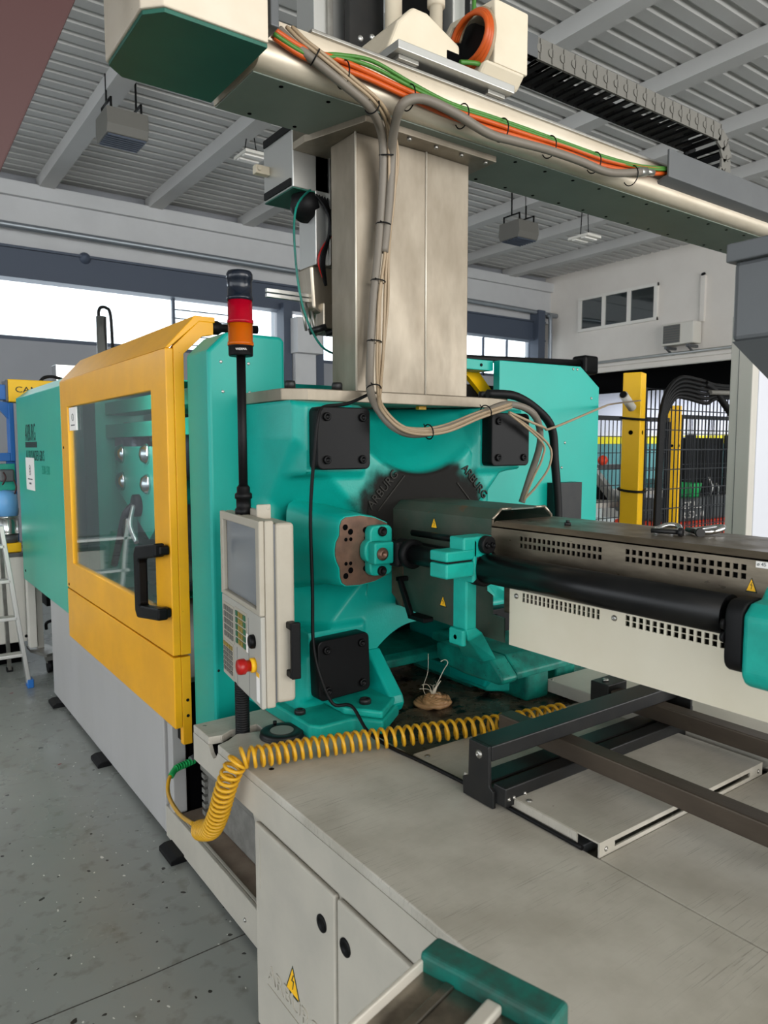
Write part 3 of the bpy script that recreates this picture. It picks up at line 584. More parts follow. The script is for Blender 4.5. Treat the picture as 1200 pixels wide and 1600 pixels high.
MB().tube([(1.175, 3.93, 1.29), (1.13, 3.92, 1.24), (1.12, 4.0, 1.1), (1.13, 4.15, 0.95)], 0.02, 8).build('cable', 'rubber', pl)
MB().tube([(1.17, 3.9, 1.29), (1.12, 3.8, 1.2), (1.12, 3.7, 1.12)], 0.012, 8).build('clear_hose', 'alu', pl)
# ------------------------------------------------------------------ teal guard columns
gc = thing('front_guard_column', (1.2, 2.45, 0.58), 'tall teal sheet metal guard column between the door and the platen', 'guard')
MB().prism([(0.970, 0.56), (1.262, 0.56), (1.262, 1.975), (1.25, 1.993), (1.04, 1.993), (0.970, 1.925)], 'Y', 2.36, 2.56).build('panel', 'teal', gc, 0.012, 3)
for x, z in ((1.017, 1.89), (1.119, 1.89), (1.022, 1.79), (1.122, 1.79)): screw(gc, (x, 2.36, z), (0, -1, 0), 0.006, 0.004, 'alu')
screw(gc, (1.207, 2.36, 1.718), (0, -1, 0), 0.011, 0.007, 'chrome'); screw(gc, (0.985, 2.36, 0.82), (0, -1, 0), 0.005, 0.002, 'black')
MB().box(1.2, 1.75, 2.57, 2.62, 1.80, 1.85).build('cross_strip', 'teal', gc)
rg = thing('rear_guard_panel', (2.7, 2.4, 0.72), 'large flat teal guard panel with chamfered corner at the right of the platen', 'guard')
MB().prism([(2.16, 0.72), (3.03, 0.72), (3.03, 1.895), (2.885, 1.990), (2.335, 1.984), (2.335, 1.62), (2.16, 1.62)], 'Y', 2.36, 2.40).build('panel', 'teal', rg, 0.003)
MB().prism([(2.66, 1.18), (2.84, 1.18), (2.84, 1.43), (2.66, 1.43)], 'Y', 2.30, 2.36).build('recess_frame', 'blackmetal', rg)
for x, z in ((2.97, 1.84), (2.86, 1.975), (2.83, 1.975), (2.76, 1.50), (2.57, 1.53), (2.57, 1.40), (2.78, 1.62)): screw(rg, (x, 2.36, z), (0, -1, 0), 0.007, 0.004, 'zinc')
MB().box(2.10, 2.335, 2.40, 2.62, 1.94, 1.985).build('top_bracket', 'teal', rg, 0.003)
for x in (2.14, 2.26): bolt(rg, (x, 2.40, 1.962), (0, -1, 0), 0.007, 0.004)
MB().tube([(2.95, 2.36, 1.20), (2.95, 2.33, 1.205), (2.96, 2.31, 1.19), (2.98, 2.31, 1.165)], 0.008, 8).build('cable_tail', 'alu', rg)
ga = thing('guard_arm', (2.75, 2.8, 2.0), 'black bar with a block at its end behind the top of the rear teal panel', 'bar')
MB().cyl((2.2, 2.75, 2.03), (3.38, 2.75, 2.075), 0.018, 12).build('bar', 'rubber', ga); box('end_block', 'black', ga, 3.34, 3.46, 2.70, 2.80, 2.01, 2.115, 0.015)
yb = thing('yellow_bracket', (2.35, 2.6, 1.74), 'bent yellow bracket behind the steel column base', 'bracket')
MB().prism([(2.20, 1.985), (2.30, 1.985), (2.43, 1.86), (2.43, 1.74), (2.37, 1.74), (2.37, 1.84), (2.27, 1.925), (2.20, 1.925)], 'Y', 2.5, 2.53).build('strap', 'yellowpost', yb, 0.002)
box('rear_block', 'rubber', yb, 2.2, 2.5, 2.53, 2.8, 1.6, 1.89, 0.01)

# ------------------------------------------------------------------ fixed platen
fpn = thing('fixed_platen', (CX, 2.2, 0.72), 'big teal cast iron fixed platen with an X of ribs and black corner caps', 'platen')
def sst(a, b, x):
    t = max(0, min(1, (x - a) / (b - a))); return t * t * (3 - 2 * t)
def depth(x, z):
    u = x - CX; v = z - 1.265; au, av = abs(u), abs(v)
    y_ = 1.992
    side = max(0.0, au - av - 0.135)                         # flat facets sloping into the left and right recesses
    y_ += 0.9 * side * sst(0, 0.015, side) if side < 0.20 else 0.18
    t = 0.335 - math.hypot(u, v - 0.562)                     # round bowl under the column plate
    if t > 0: y_ += 1.1 * t * sst(0, 0.03, t)
    pad = (1 - sst(0.105, 0.125, abs(au - 0.365))) * (1 - sst(0.105, 0.125, abs(av - 0.36)))
    return y_ * (1 - pad) + 1.975 * pad
def arch(x):                                                # height of the casting's lower edge
    u = abs(x - CX)
    return 0.985 - 2.6 * max(0, u - 0.03) ** 2 if u < 0.232 else 0.72
def platen_mesh():
    b = MB(); nx, nz = 116, 116; x0, x1, z1 = 1.092, 2.102, 1.745
    for i in range(nx + 1):
        x = x0 + (x1 - x0) * i / nx; zl = arch(x)
        for j in range(nz + 1):
            z = zl + (z1 - zl) * j / nz; e = min(x - x0, x1 - x, z1 - z); yy = depth(x, z)
            if e < 0.02: yy += 0.02 * (1 - math.sqrt(max(0, 1 - (1 - e / 0.02) ** 2)))
            b.v.append((x, min(yy, 2.34), z))
    n0 = len(b.v); W_ = nz + 1
    b.v += [(v[0], 2.35, v[2]) for v in b.v]
    def F(q): b.f.append(q); b.smooth.append(True); b.mi.append(0)
    for i in range(nx):
        for j in range(nz): a = i * W_ + j; F([a, a + W_, a + W_ + 1, a + 1])
        for a, c in ((i * W_, (i + 1) * W_), ((i + 1) * W_ + nz, i * W_ + nz)): F([a, n0 + a, n0 + c, c])
    for j in range(nz):
        for a, c in ((j + 1, j), (nx * W_ + j, nx * W_ + j + 1)): F([a, n0 + a, n0 + c, c])
    return b
po = platen_mesh().build('casting', 'platen', fpn, auto=50)
# boss with its machined face on the operator side, and its twin
face = []
for (a, z) in ((1.160, 1.29), (1.164, 1.312), (1.176, 1.332), (1.178, 1.362), (1.184, 1.379), (1.199, 1.388), (1.255, 1.391), (1.31, 1.381), (1.36, 1.36), (1.372, 1.276), (1.36, 1.19), (1.31, 1.174), (1.25, 1.168), (1.20, 1.171), (1.185, 1.181), (1.178, 1.20), (1.177, 1.228), (1.166, 1.25), (1.160, 1.27)): face.append((a, z))
def loft(b, rings):
    n = len(rings[0]); vs = [p for r_ in rings for p in r_]
    b.add(vs, [(k * n + i, k * n + (i + 1) % n, (k + 1) * n + (i + 1) % n, (k + 1) * n + i) for k in range(len(rings) - 1) for i in range(n)], True)
    return b
bs = MB(); rings = []
for yy, gx, gz in ((1.872, 1.0, 1.0), (1.885, 1.03, 1.03), (1.95, 1.05, 1.05), (2.03, 1.12, 1.12), (2.12, 1.3, 1.35)):
    rings.append([(max(1.098, 1.33 + (a - 1.33) * gx), yy, 1.278 + (z - 1.278) * gz) for a, z in face])
loft(bs, rings); n = len(face); bs.f.append(list(range(n))); bs.smooth.append(False); bs.mi.append(0)
bo = bs.build('boss', 'teal', fpn, auto=45)
fc = MB().prism([(1.272 + (a - 1.272) * 0.975, 1.278 + (z - 1.278) * 0.975) for a, z in face], 'Y', 1.8715, 1.868).build('machined_face', 'brownsteel', bo)
hl = MB()
for x, z, r_ in ((1.199, 1.355, .0085), (1.218, 1.34, .0085), (1.273, 1.342, .0085), (1.201, 1.317, .0055), (1.219, 1.317, .0055), (1.274, 1.318, .005), (1.201, 1.242, .0055), (1.218, 1.242, .0055), (1.273, 1.243, .005), (1.2, 1.204, .0085), (1.218, 1.22, .0085), (1.273, 1.221, .0085)):
    hl.lathe((x, 1.8679, z), (0, 1, 0), [(r_ * 1.12, -0.0004), (r_, 0.0), (r_, 0.0015), (0, 0.0015)], 14)
h = hl.build('threaded_holes', 'void', bo)
# corner caps
def cap(cx_, cz_, ang=0.0, label=None):
    b = MB(); hw = 0.097; L_ = []
    for sx, sz in ((-1, -1), (1, -1), (1, 1), (-1, 1)):
        for k in range(5):
            t = math.atan2(sz, sx) - math.pi / 4 + math.pi / 2 * k / 4; L_.append((sx * (hw - 0.018) + 0.018 * math.cos(t), sz * (hw - 0.018) + 0.018 * math.sin(t)))
    ca, sa = math.cos(ang), math.sin(ang)
    P = [(cx_ + x * ca - z * sa, cz_ + x * sa + z * ca) for x, z in L_]
    b.prism(P, 'Y', 1.922, 1.978, True); c = b.build('corner_cap', 'black', fpn, 0.004, 2)
    MB().cyl((cx_, 1.979, cz_), (cx_, 1.99, cz_), 0.1, 24).build('tie_bar_nut', 'rubber', c)
    for sx in (-1, 1):
        for sz in (-1, 1):
            x, z = sx * 0.066, sz * 0.066; bolt(c, (cx_ + x * ca - z * sa, 1.9225, cz_ + x * sa + z * ca), (0, -1, 0), 0.0135, 0.009)
cap(1.234, 1.627); cap(1.965, 1.627); cap(1.229, 0.900, 0.03); cap(1.965, 0.900)
# cast letters along the ribs
rot45 = lambda t: Matrix(((math.cos(t), -math.sin(t), 0), (0, 0, -1), (math.sin(t), math.cos(t), 0))) @ Matrix.Identity(3)
Rt = lambda t: FY @ Matrix(((math.cos(t), -math.sin(t), 0), (math.sin(t), math.cos(t), 0), (0, 0, 1)))
for (x, z, t) in ((1.388, 1.384, R(46)), (1.775, 1.515, R(-46))):
    text('cast_lettering', 'ARBURG', 0.044, 'castdark', fpn, (x, 1.991, z), Rt(t), 0.004, 0.95)
dv = Vector((math.cos(R(46)), 0, math.sin(R(46))))
MB().obox(Vector((1.465, 1.991, 1.445)), (dv, (0, 1, 0), (-dv.z, 0, dv.x)), 0.08, 0.003, 0.002).build('cast_underline', 'castdark', fpn)
dv = Vector((math.cos(R(-46)), 0, math.sin(R(-46))))
MB().obox(Vector((1.81, 1.991, 1.42)), (dv, (0, 1, 0), (-dv.z, 0, dv.x)), 0.07, 0.003, 0.002).build('cast_underline', 'castdark', fpn)
# feet
for sgn, nm in ((1, 'a'), (-1, 'b')):
    X = lambda x: x if sgn > 0 else 2 * CX - x
    ft = MB().prism([(X(1.06), 2.30), (X(1.06), 1.86), (X(1.085), 1.83), (X(1.20), 1.83), (X(1.26), 1.755), (X(1.40), 1.86), (X(1.40), 2.30)][::sgn], 'Z', 0.72, 0.765)
    ft.prism([(X(1.19), 2.1), (X(1.19), 1.87), (X(1.265), 1.765), (X(1.40), 1.87), (X(1.40), 2.1)][::sgn], 'Z', 0.765, 0.79)
    fo = ft.build('foot', 'tealworn', fpn, 0.008, 3)
    MB().prism([(2.05, 0.93), (1.985, 0.915), (1.855, 0.79), (1.845, 0.765), (1.86, 0.735), (2.05, 0.735)], 'X', X(1.36), X(1.415)).build('gusset', 'teal', fpn, 0.01, 3)
    bolt(fo, (X(1.085), 1.96, 0.765), (0, 0, 1), 0.018, 0.014, 'blackmetal'); bolt(fo, (X(1.265), 1.86, 0.79), (0, 0, 1), 0.019, 0.016, 'blackmetal')
MB().prism([(2.09, 0.795), (2.09, 0.825), (2.12, 0.838), (2.348, 0.85), (2.348, 0.80), (2.13, 0.79)], 'X', 1.38, 1.815).build('lower_web', 'tealdark', fpn, 0.006)
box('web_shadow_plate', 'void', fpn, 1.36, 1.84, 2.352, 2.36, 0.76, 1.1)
struct_ = box('tray_back', 'grey', fpn, 1.36, 2.1, 2.362, 2.38, 0.705, 0.765)

# ------------------------------------------------------------------ steel column with plates
cl = thing('robot_column', (1.6, 2.1, 1.747), 'tall welded bare steel column carrying the robot beam above the platen', 'column')
MB().prism([(1.086, 2.06), (1.16, 2.02), (2.045, 2.02), (2.045, 2.32), (1.086, 2.32)], 'Z', 1.747, 1.785).build('base_plate', 'colsteel', cl, 0.003)
MB().prism([(1.362, 2.05), (1.66, 2.045), (1.86, 2.05), (1.86, 2.30), (1.362, 2.20)], 'Z', 1.785, 2.62).build('shaft', 'colsteel', cl, 0.004)
MB().cyl((1.655, 2.044, 1.785), (1.655, 2.044, 2.62), 0.0035, 8).build('weld_seam', 'weld', cl)
MB().cyl((1.364, 2.050, 1.785), (1.364, 2.050, 2.62), 0.0035, 8).build('weld_seam', 'weld', cl)
MB().prism([(1.27, 2.22), (1.35, 1.97), (1.92, 1.97), (1.92, 2.30), (1.27, 2.30)], 'Z', 2.62, 2.645).build('head_plate', 'colsteel', cl, 0.002)
for x, y_ in ((1.14, 2.10), (1.30, 2.07), (1.97, 2.08)): bolt(cl, (x, y_, 1.785), (0, 0, 1), 0.018, 0.028, 'blackmetal')
for k in range(5): bolt(cl, (1.42 + k * 0.115, 1.985, 2.62), (0, 0, -1), 0.008, 0.01, 'zinc')
MB().box(1.655, 1.69, 2.08, 2.10, 1.735, 1.747).build('shim', 'hose', cl, 0.002)
# ------------------------------------------------------------------ robot beam
be = thing('robot_beam', (2.5, 2.05, 2.645), 'long horizontal robot beam with cream face crossing above the machine', 'robot beam')
XB0, XB1 = 0.945, 7.5
rp = []
for k in range(9):
    t = R(-90 - 11.25 * k * 1.6); rp.append((1.925 + 0.04 * math.cos(t), 2.687 + 0.042 * math.sin(t)))
prof = [(2.205, 2.645), (2.205, 2.787), (1.915, 2.787), (1.912, 2.735), (1.918, 2.72)] + rp[::-1]
MB().prism(prof, 'X', XB0, XB1, True).build('girder', ['beamsteel'], be, auto=40)
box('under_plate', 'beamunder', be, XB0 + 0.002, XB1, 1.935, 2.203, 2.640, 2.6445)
MB().box(1.12, XB1, 1.905, 1.93, 2.787, 2.797).build('guide_rail', 'zinc', be, 0.002)
hb = MB()
for k in range(34):
    x = 1.05 + 0.16 * k
    if 1.25 < x < 1.95: continue
    for yy in (1.965, 2.175): hb.lathe((x, yy, 2.6400), (0, 0, -1), [(0.007, 0), (0.007, 0.001), (0, 0.001)], 8)
stuff(hb.build('bolt_holes', 'void', be))
ec = MB().prism([(0.605, 2.14), (0.605, 1.84), (0.648, 1.795), (0.925, 1.795), (0.925, 2.185), (0.655, 2.185)], 'Z', 2.65, 3.05)
ec.build('end_housing', 'creampaint', be, 0.004)
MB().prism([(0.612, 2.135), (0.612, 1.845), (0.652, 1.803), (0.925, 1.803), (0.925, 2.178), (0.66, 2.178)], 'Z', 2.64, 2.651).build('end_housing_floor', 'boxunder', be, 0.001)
MB().box(0.935, 0.96, 1.80, 1.95, 2.70, 2.80).build('end_bracket', 'greydark', be, 0.004)
ws = MB().prism([(2.02, 2.84), (2.08, 2.84), (2.05, 2.89)], 'X', 0.604, 0.605).build('warning_sign', 'warn', be)
tr = MB().prism([(1.835, 2.82), (1.835, 2.71), (1.895, 2.69), (1.912, 2.69), (1.912, 2.702), (1.845, 2.72), (1.845, 2.82)], 'X', 2.77, 6.5).build('cable_trough', 'greydark', be, 0.002)
for x in (2.9, 3.3, 3.7): screw(tr, (x, 1.87, 2.712), (0, -0.4, -1), 0.005, 0.004)

# ------------------------------------------------------------------ robot carriage
ca = thing('robot_carriage', (1.7, 2.05, 2.80), 'cream robot carriage with motor housing and coiled orange cable on the beam', 'carriage')
box('carriage_plate', 'alu', ca, 1.40, 1.90, 1.865, 2.25, 2.812, 2.838)
box('bearing_block', 'zinc', ca, 1.42, 1.50, 1.89, 2.0, 2.7975, 2.812); box('bearing_block', 'zinc', ca, 1.80, 1.88, 1.89, 2.0, 2.7975, 2.812)
MB().prism([(1.40, 2.838), (1.70, 2.838), (1.70, 2.93), (1.56, 2.99), (1.50, 2.99), (1.44, 2.93)], 'Y', 1.92, 2.2).build('gear_cover', 'cream', ca, 0.012, 3)
box('cover_recess', 'void', ca, 1.64, 1.702, 1.917, 1.93, 2.845, 2.90)
ho = MB(); o_ = [(1.862, 2.885), (2.10, 2.885), (2.13, 2.92), (2.13, 3.08), (2.09, 3.11), (1.862, 3.09)]
i_ = [(1.885, 2.915), (2.085, 2.915), (2.105, 2.94), (2.105, 3.06), (2.08, 3.085), (1.885, 3.066)]
n = 6; vs = [(1.80, *p) for p in o_] + [(1.80, *p) for p in i_] + [(1.96, *p) for p in o_] + [(1.93, *p) for p in i_]; fs = []
for k in range(n):
    j = (k + 1) % n; fs += [(k, j, n + j, n + k), (k, 2 * n + k, 2 * n + j, j), (n + k, n + j, 3 * n + j, 3 * n + k)]
fs += [tuple(range(2 * n, 3 * n)), tuple(range(3 * n, 4 * n))[::-1]]
ho.add(vs, fs).build('motor_housing', 'cream', ca, 0.006)
MB().prism([(1.86, 2.885), (2.08, 2.885), (2.05, 2.84), (1.90, 2.84)], 'X', 1.76, 1.95).build('housing_chin', 'cream', ca, 0.01)
MB().cyl((1.80, 1.99, 2.99), (1.93, 1.99, 2.99), 0.07, 20).build('motor', 'black', ca)
for k in range(4):
    a = 0.055 + 0.012 * k; x = 1.765 + 0.010 * k - 0.02
    MB().tube([(x, 1.93 + 0.09 * math.cos(t), 2.97 + (0.075 + 0.008 * k) * math.sin(t)) for t in [R(q) for q in range(20, 340, 24)]], 0.0085, 8, 3).build('cable_coil', 'orange' if k < 3 else 'beige', ca)
MB().tube([(1.68, 1.90, 2.865), (1.74, 1.89, 2.875), (1.80, 1.91, 2.89)], 0.008, 8).build('ground_cable', 'greencable', ca)
# vertical arm
va = thing('vertical_robot', (1.5, 2.35, 1.95), 'vertical silver and black robot arm hanging behind the steel column', 'robot arm')
box('profile', 'alu', va, 1.36, 1.50, 2.30, 2.42, 2.25, 3.6); box('rail', 'zinc', va, 1.41, 1.43, 2.285, 2.30, 2.25, 3.6)
MB().prism([(1.455, 2.80), (1.68, 2.80), (1.68, 2.92), (1.60, 3.08), (1.60, 3.6), (1.455, 3.6)], 'Y', 2.22, 2.25).build('side_plate', 'blackmetal', va)
for x, z in ((1.50, 3.02), (1.55, 3.04)): screw(va, (x, 2.22, z), (0, -1, 0), 0.012, 0.008, 'alu')
MB().cyl((1.60, 2.16, 3.0), (1.60, 2.16, 3.6), 0.03, 16).build('cylinder', 'cream', va)
MB().prism([(1.60, 2.98), (1.65, 2.82), (1.66, 2.82), (1.64, 2.99)], 'Y', 2.14, 2.2).build('funnel_sheet', 'cream', va)
box('motor_block', 'blackmetal', va, 1.68, 1.76, 2.1, 2.3, 2.82, 3.1); box('motor', 'black', va, 1.80, 1.98, 2.18, 2.4, 2.9, 3.6, 0.006)
box('pneumatic_cylinder', 'alu', va, 1.84, 1.90, 2.12, 2.18, 3.02, 3.6, 0.006); MB().cyl((1.87, 2.15, 2.88), (1.87, 2.15, 3.02), 0.014, 10).build('piston_rod', 'chrome', va)
MB().tube([(1.90, 2.08, 2.98), (1.905, 2.08, 3.2), (1.91, 2.08, 3.6)], 0.008, 8).build('green_hose', 'greencable', va)
MB().lathe((1.66, 2.0, 2.985), (0, 0, 1), [(0.022, 0), (0.022, 0.09), (0.03, 0.09), (0.03, 0.16), (0.024, 0.165), (0.024, 0.5)], 16).build('connector', 'cream', va)
gb = MB().box(1.27, 1.46, 2.30, 2.52, 2.50, 2.72).build('valve_box', 'alu', va, 0.004)
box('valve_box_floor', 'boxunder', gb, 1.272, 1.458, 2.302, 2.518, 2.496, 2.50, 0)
box('dark_strip', 'black', gb, 1.264, 1.27, 2.31, 2.51, 2.69, 2.715, 0); box('dark_strip', 'black', gb, 1.264, 1.27, 2.31, 2.51, 2.505, 2.53, 0)
MB().box(1.215, 1.27, 2.47, 2.50, 2.585, 2.615).cyl((1.225, 2.46, 2.60), (1.225, 2.47, 2.60), 0.008, 8).build('eye_tab', 'cream', va, 0.002)
MB().lathe((1.36, 2.36, 2.50), (-0.3, -0.3, -1), [(0.055, 0), (0.055, 0.06), (0.035, 0.09), (0, 0.09)], 18).build('hose_cuff', 'rubber', va)
for k in range(7):
    MB().tube([(1.36 + 0.012 * k, 2.31, 2.50), (1.395 + 0.006 * k, 2.27, 2.42 - 0.01 * k), (1.40, 2.28, 2.34), (1.38 - 0.004 * k, 2.28, 2.26), (1.40, 2.3, 2.18)], 0.006 if k < 5 else 0.003, 6).build('cable', 'rubber' if k < 5 else 'red', va)
MB().tube([(1.36, 2.31, 2.52), (1.27, 2.28, 2.42), (1.26, 2.27, 2.25), (1.29, 2.27, 2.08), (1.36, 2.27, 1.96), (1.46, 2.28, 1.93)], 0.004, 8).build('air_tube', 'tealdark', va)
MB().prism([(1.35, 2.25), (1.50, 2.25), (1.50, 2.02), (1.42, 2.02), (1.40, 2.08), (1.36, 2.10)], 'Y', 2.32, 2.42).build('wrist', 'steel', va, 0.008)
box('gripper_block', 'steel', va, 1.39, 1.50, 2.30, 2.36, 2.03, 2.12, 0.004)
MB().box(1.19, 1.45, 2.35, 2.365, 2.125, 2.138).box(1.19, 1.45, 2.35, 2.365, 2.142, 2.155).build('gripper_rail', 'alu', va, 0.001)
for k in range(5): MB().cyl((1.33 + 0.02 * k, 2.36, 2.125), (1.34 + 0.02 * k, 2.34, 2.02 - 0.008 * (k % 3)), 0.005, 8).build('gripper_finger', 'zinc', va)
for k in range(2): MB().cyl((1.345 + 0.07 * k, 2.33, 2.015), (1.40 + 0.07 * k, 2.30, 2.035), 0.012, 10).build('suction_cylinder', 'blackmetal', va)

# ------------------------------------------------------------------ drag chain
dc = thing('drag_chain', (3.0, 2.38, 2.9), 'grey and black cable drag chain running above the robot beam', 'cable chain')
pts = [(2.42 + 0.075 * k, 3.295, 0.0) for k in range(20)]
x_, z_, a_ = pts[-1][0], 3.295, 0.0
for k in range(6):
    a_ -= R(29); x_ += 0.07 * math.cos(a_); z_ += 0.07 * math.sin(a_); pts.append((x_, z_, a_))
for k in range(3): x_ -= 0.075; pts.append((x_, z_, R(-180)))
MB().box(2.36, 2.44, 2.26, 2.47, 3.25, 3.34).prism([(1.95, 2.9), (2.0, 2.9), (2.44, 3.25), (2.36, 3.25)], 'Y', 2.3, 2.44).build('end_bracket', 'greydark', dc)
MB().box(3.55, 3.9, 2.26, 2.47, 3.0, 3.03).box(3.6, 3.64, 2.3, 2.44, 2.787, 3.0).build('chain_support', 'greydark', dc)
for (x, z, a) in pts:
    dx = Vector((math.cos(a), 0, math.sin(a))); dz = Vector((-math.sin(a), 0, math.cos(a))); c = Vector((x, 0, z))
    for yy, nm in ((2.27, 'near_link'), (2.46, 'far_link')):
        b = MB().obox(c + Vector((0, yy, 0)), (dx, (0, 1, 0), dz), 0.036, 0.006, 0.045)
        if yy < 2.3:
            b.cyl(c + Vector((0, yy - 0.006, 0)) + dx * 0.03, c + Vector((0, yy - 0.011, 0)) + dx * 0.03, 0.018, 12).obox(c + Vector((0, yy - 0.008, 0)) + dx * 0.036, (dx, (0, 1, 0), dz), 0.002, 0.003, 0.04)
        b.build('link_plate', 'keys' if yy < 2.3 else 'rubber', dc)
    MB().obox(c + Vector((0, 2.365, 0)) - dz * 0.04, (dx, (0, 1, 0), dz), 0.016, 0.09, 0.005).obox(c + Vector((0, 2.365, 0)) + dz * 0.04, (dx, (0, 1, 0), dz), 0.012, 0.09, 0.005).build('crossbar', 'rubber', dc)

# ------------------------------------------------------------------ cables on the beam and the column
def cable(name, label, m, pts, r, cat='cable', group=None, n=8):
    return tag(MB().tube(pts, r, n).build(name, m), label, cat, group)
bundle = [(1.011, 1.90, 2.754), (1.039, 1.88, 2.721), (1.089, 1.86, 2.688), (1.189, 1.85, 2.642), (1.292, 1.87, 2.614), (1.396, 1.955, 2.602), (1.432, 1.99, 2.541), (1.439, 2.01, 2.393), (1.423, 2.01, 2.227), (1.405, 2.01, 2.081), (1.389, 2.005, 1.892), (1.365, 1.97, 1.785), (1.346, 1.90, 1.719), (1.38, 1.86, 1.662), (1.462, 1.86, 1.642), (1.584, 1.86, 1.661), (1.737, 1.865, 1.707), (1.912, 1.885, 1.753), (2.051, 1.89, 1.72), (2.131, 1.93, 1.62), (2.131, 1.98, 1.483), (2.108, 2.0, 1.382)]
cable('conduit_hose', 'thick grey brown conduit running down the steel column and looping over the platen', 'greyhose', bundle, 0.0135, 'hose')
for k, (ox, oy, nm) in enumerate(((0.021, -0.012, 'leftmost'), (0.032, -0.006, 'second from the left'), (0.043, -0.012, 'third from the left'), (0.054, -0.006, 'rightmost'))):
    P = []
    for i, (x, y, z) in enumerate(bundle[:18]):
        if i < 6: q = Vector((ox * 0.8, oy, 0.004 + 0.25 * ox))
        elif i < 12: q = Vector((ox * (0.85 + 0.18 * math.sin(i * 1.9 + k)), oy, 0))
        else: q = Vector((0.006 * math.sin(i + k), oy - 0.008 + 0.004 * k, (ox - 0.037) * (0.55 + 0.2 * math.cos(i * 1.4 + k)) + (0.010 if i < 15 else -0.002)))
        P.append(Vector((x, y, z)) + q)
    cable('signal_cable', 'thin beige cable beside the grey column conduit, ' + nm + ' of four', 'beige', P, 0.0052, group='beige signal cables on the column')
ORD = ['first', 'second', 'third', 'fourth', 'fifth', 'sixth', 'seventh', 'eighth', 'ninth']
ties = [2, 4, 6, 7.4, 8.6, 9.7, 11, 14.4, 16.2]
sp_ = spline(bundle, 10)
for k, t in enumerate(ties):
    i = int(t * 10); p = sp_[i]; d_ = (sp_[i + 1] - sp_[i - 1]).normalized(); q = p + Vector((0.012, -0.002, 0.004))
    a = d_.orthogonal().normalized(); b_ = d_.cross(a)
    tag(MB().tube([q + (a * math.cos(s) + b_ * math.sin(s)) * 0.024 for s in [R(j) for j in range(0, 361, 30)]], 0.0022, 6, 2).tube([q + a * 0.024, q + a * 0.034 + b_ * 0.004], 0.002, 6, 0).build('cable_tie', 'black'),
        'black cable tie round the column cable bundle, %s counted from the beam' % ORD[k], 'cable tie', 'cable ties on the column bundle')
gh = [(2.597, 1.85, 2.694), (2.396, 1.845, 2.649), (2.209, 1.84, 2.651), (2.036, 1.84, 2.65), (1.876, 1.84, 2.641), (1.755, 1.84, 2.637), (1.614, 1.84, 2.663), (1.495, 1.835, 2.671), (1.427, 1.835, 2.657), (1.40, 1.86, 2.63), (1.435, 1.94, 2.586), (1.462, 1.985, 2.533), (1.462, 2.0, 2.394), (1.445, 2.005, 2.24)]
cable('power_hose', 'grey ribbed hose along the beam that bends down onto the column', 'greyhose', gh, 0.015, 'hose')
og = [(0.978, 1.864, 2.722), (1.068, 1.864, 2.699), (1.173, 1.864, 2.707), (1.285, 1.864, 2.704), (1.454, 1.864, 2.686), (1.612, 1.864, 2.677), (1.782, 1.864, 2.685), (1.968, 1.864, 2.687), (2.171, 1.864, 2.69), (2.393, 1.864, 2.693), (2.637, 1.864, 2.719), (2.835, 1.869, 2.755)]
for k, nm in enumerate(('upper', 'lower', 'rear')):
    cable('motor_cable', '%s orange motor cable running along the cream beam face' % nm, 'orange', [(x, y + (0.0, 0.004, 0.014)[k], z + (0.006, -0.012, -0.002)[k] + 0.003 * math.sin(i * 1.7 + k)) for i, (x, y, z) in enumerate(og)], 0.0085, group='orange cables on the beam')
gg = [(0.973, 1.864, 2.721), (1.083, 1.864, 2.698), (1.189, 1.864, 2.723), (1.302, 1.864, 2.735), (1.446, 1.864, 2.718), (1.603, 1.864, 2.7), (1.772, 1.864, 2.704), (1.957, 1.864, 2.706), (2.159, 1.864, 2.706), (2.381, 1.864, 2.708), (2.623, 1.864, 2.724), (2.843, 1.864, 2.762)]
for k, nm in enumerate(('upper', 'lower')):
    cable('encoder_cable', '%s green cable running above the orange cables on the beam' % nm, 'greencable', [(x, y - 0.003 * k, z + (0.004, -0.005)[k] + (0.006 * math.sin(i * 0.8 + 2 * k) if 2 < i < 5 else 0)) for i, (x, y, z) in enumerate(gg)], 0.0062, group='green cables on the beam')
for k, x in enumerate((1.20, 1.44, 1.66, 1.84, 2.08, 2.33, 2.56)):
    tag(MB().tube([(x, 1.866 + 0.034 * math.cos(s), 2.677 + 0.038 * math.sin(s)) for s in [R(j) for j in range(0, 361, 30)]], 0.0022, 6, 2).build('cable_tie', 'black'), 'black cable tie round the orange and green beam cables, %s from the left' % ORD[k], 'cable tie', 'cable ties on the beam cables')
tag(MB().cyl((2.58, 1.855, 2.692), (2.64, 1.855, 2.705), 0.018, 12).cyl((2.64, 1.855, 2.705), (2.69, 1.855, 2.713), 0.013, 12).build('hose_fitting', 'zinc'), 'metal hose fitting at the end of the grey hose on the beam', 'fitting')
cable('sensor_wire', 'thin beige wire stretched from the platen cap to the yellow post', 'beige', [(1.909, 1.88, 1.725), (2.075, 1.87, 1.675), (2.229, 1.95, 1.676), (2.95, 2.28, 1.791), (3.6, 2.7, 1.85), (4.43, 3.1, 1.92)], 0.005)
cable('loop_wire', 'beige wire looping down right of the upper right cap, outer loop', 'beige', [(1.909, 1.88, 1.725), (2.126, 1.89, 1.615), (2.155, 1.9, 1.534), (2.121, 1.93, 1.455), (2.087, 1.97, 1.393)], 0.0045)
cable('loop_wire', 'beige wire looping down right of the upper right cap, inner loop', 'beige', [(1.909, 1.88, 1.720), (2.095, 1.89, 1.62), (2.112, 1.9, 1.559), (2.098, 1.93, 1.486), (2.090, 1.97, 1.397)], 0.0045)
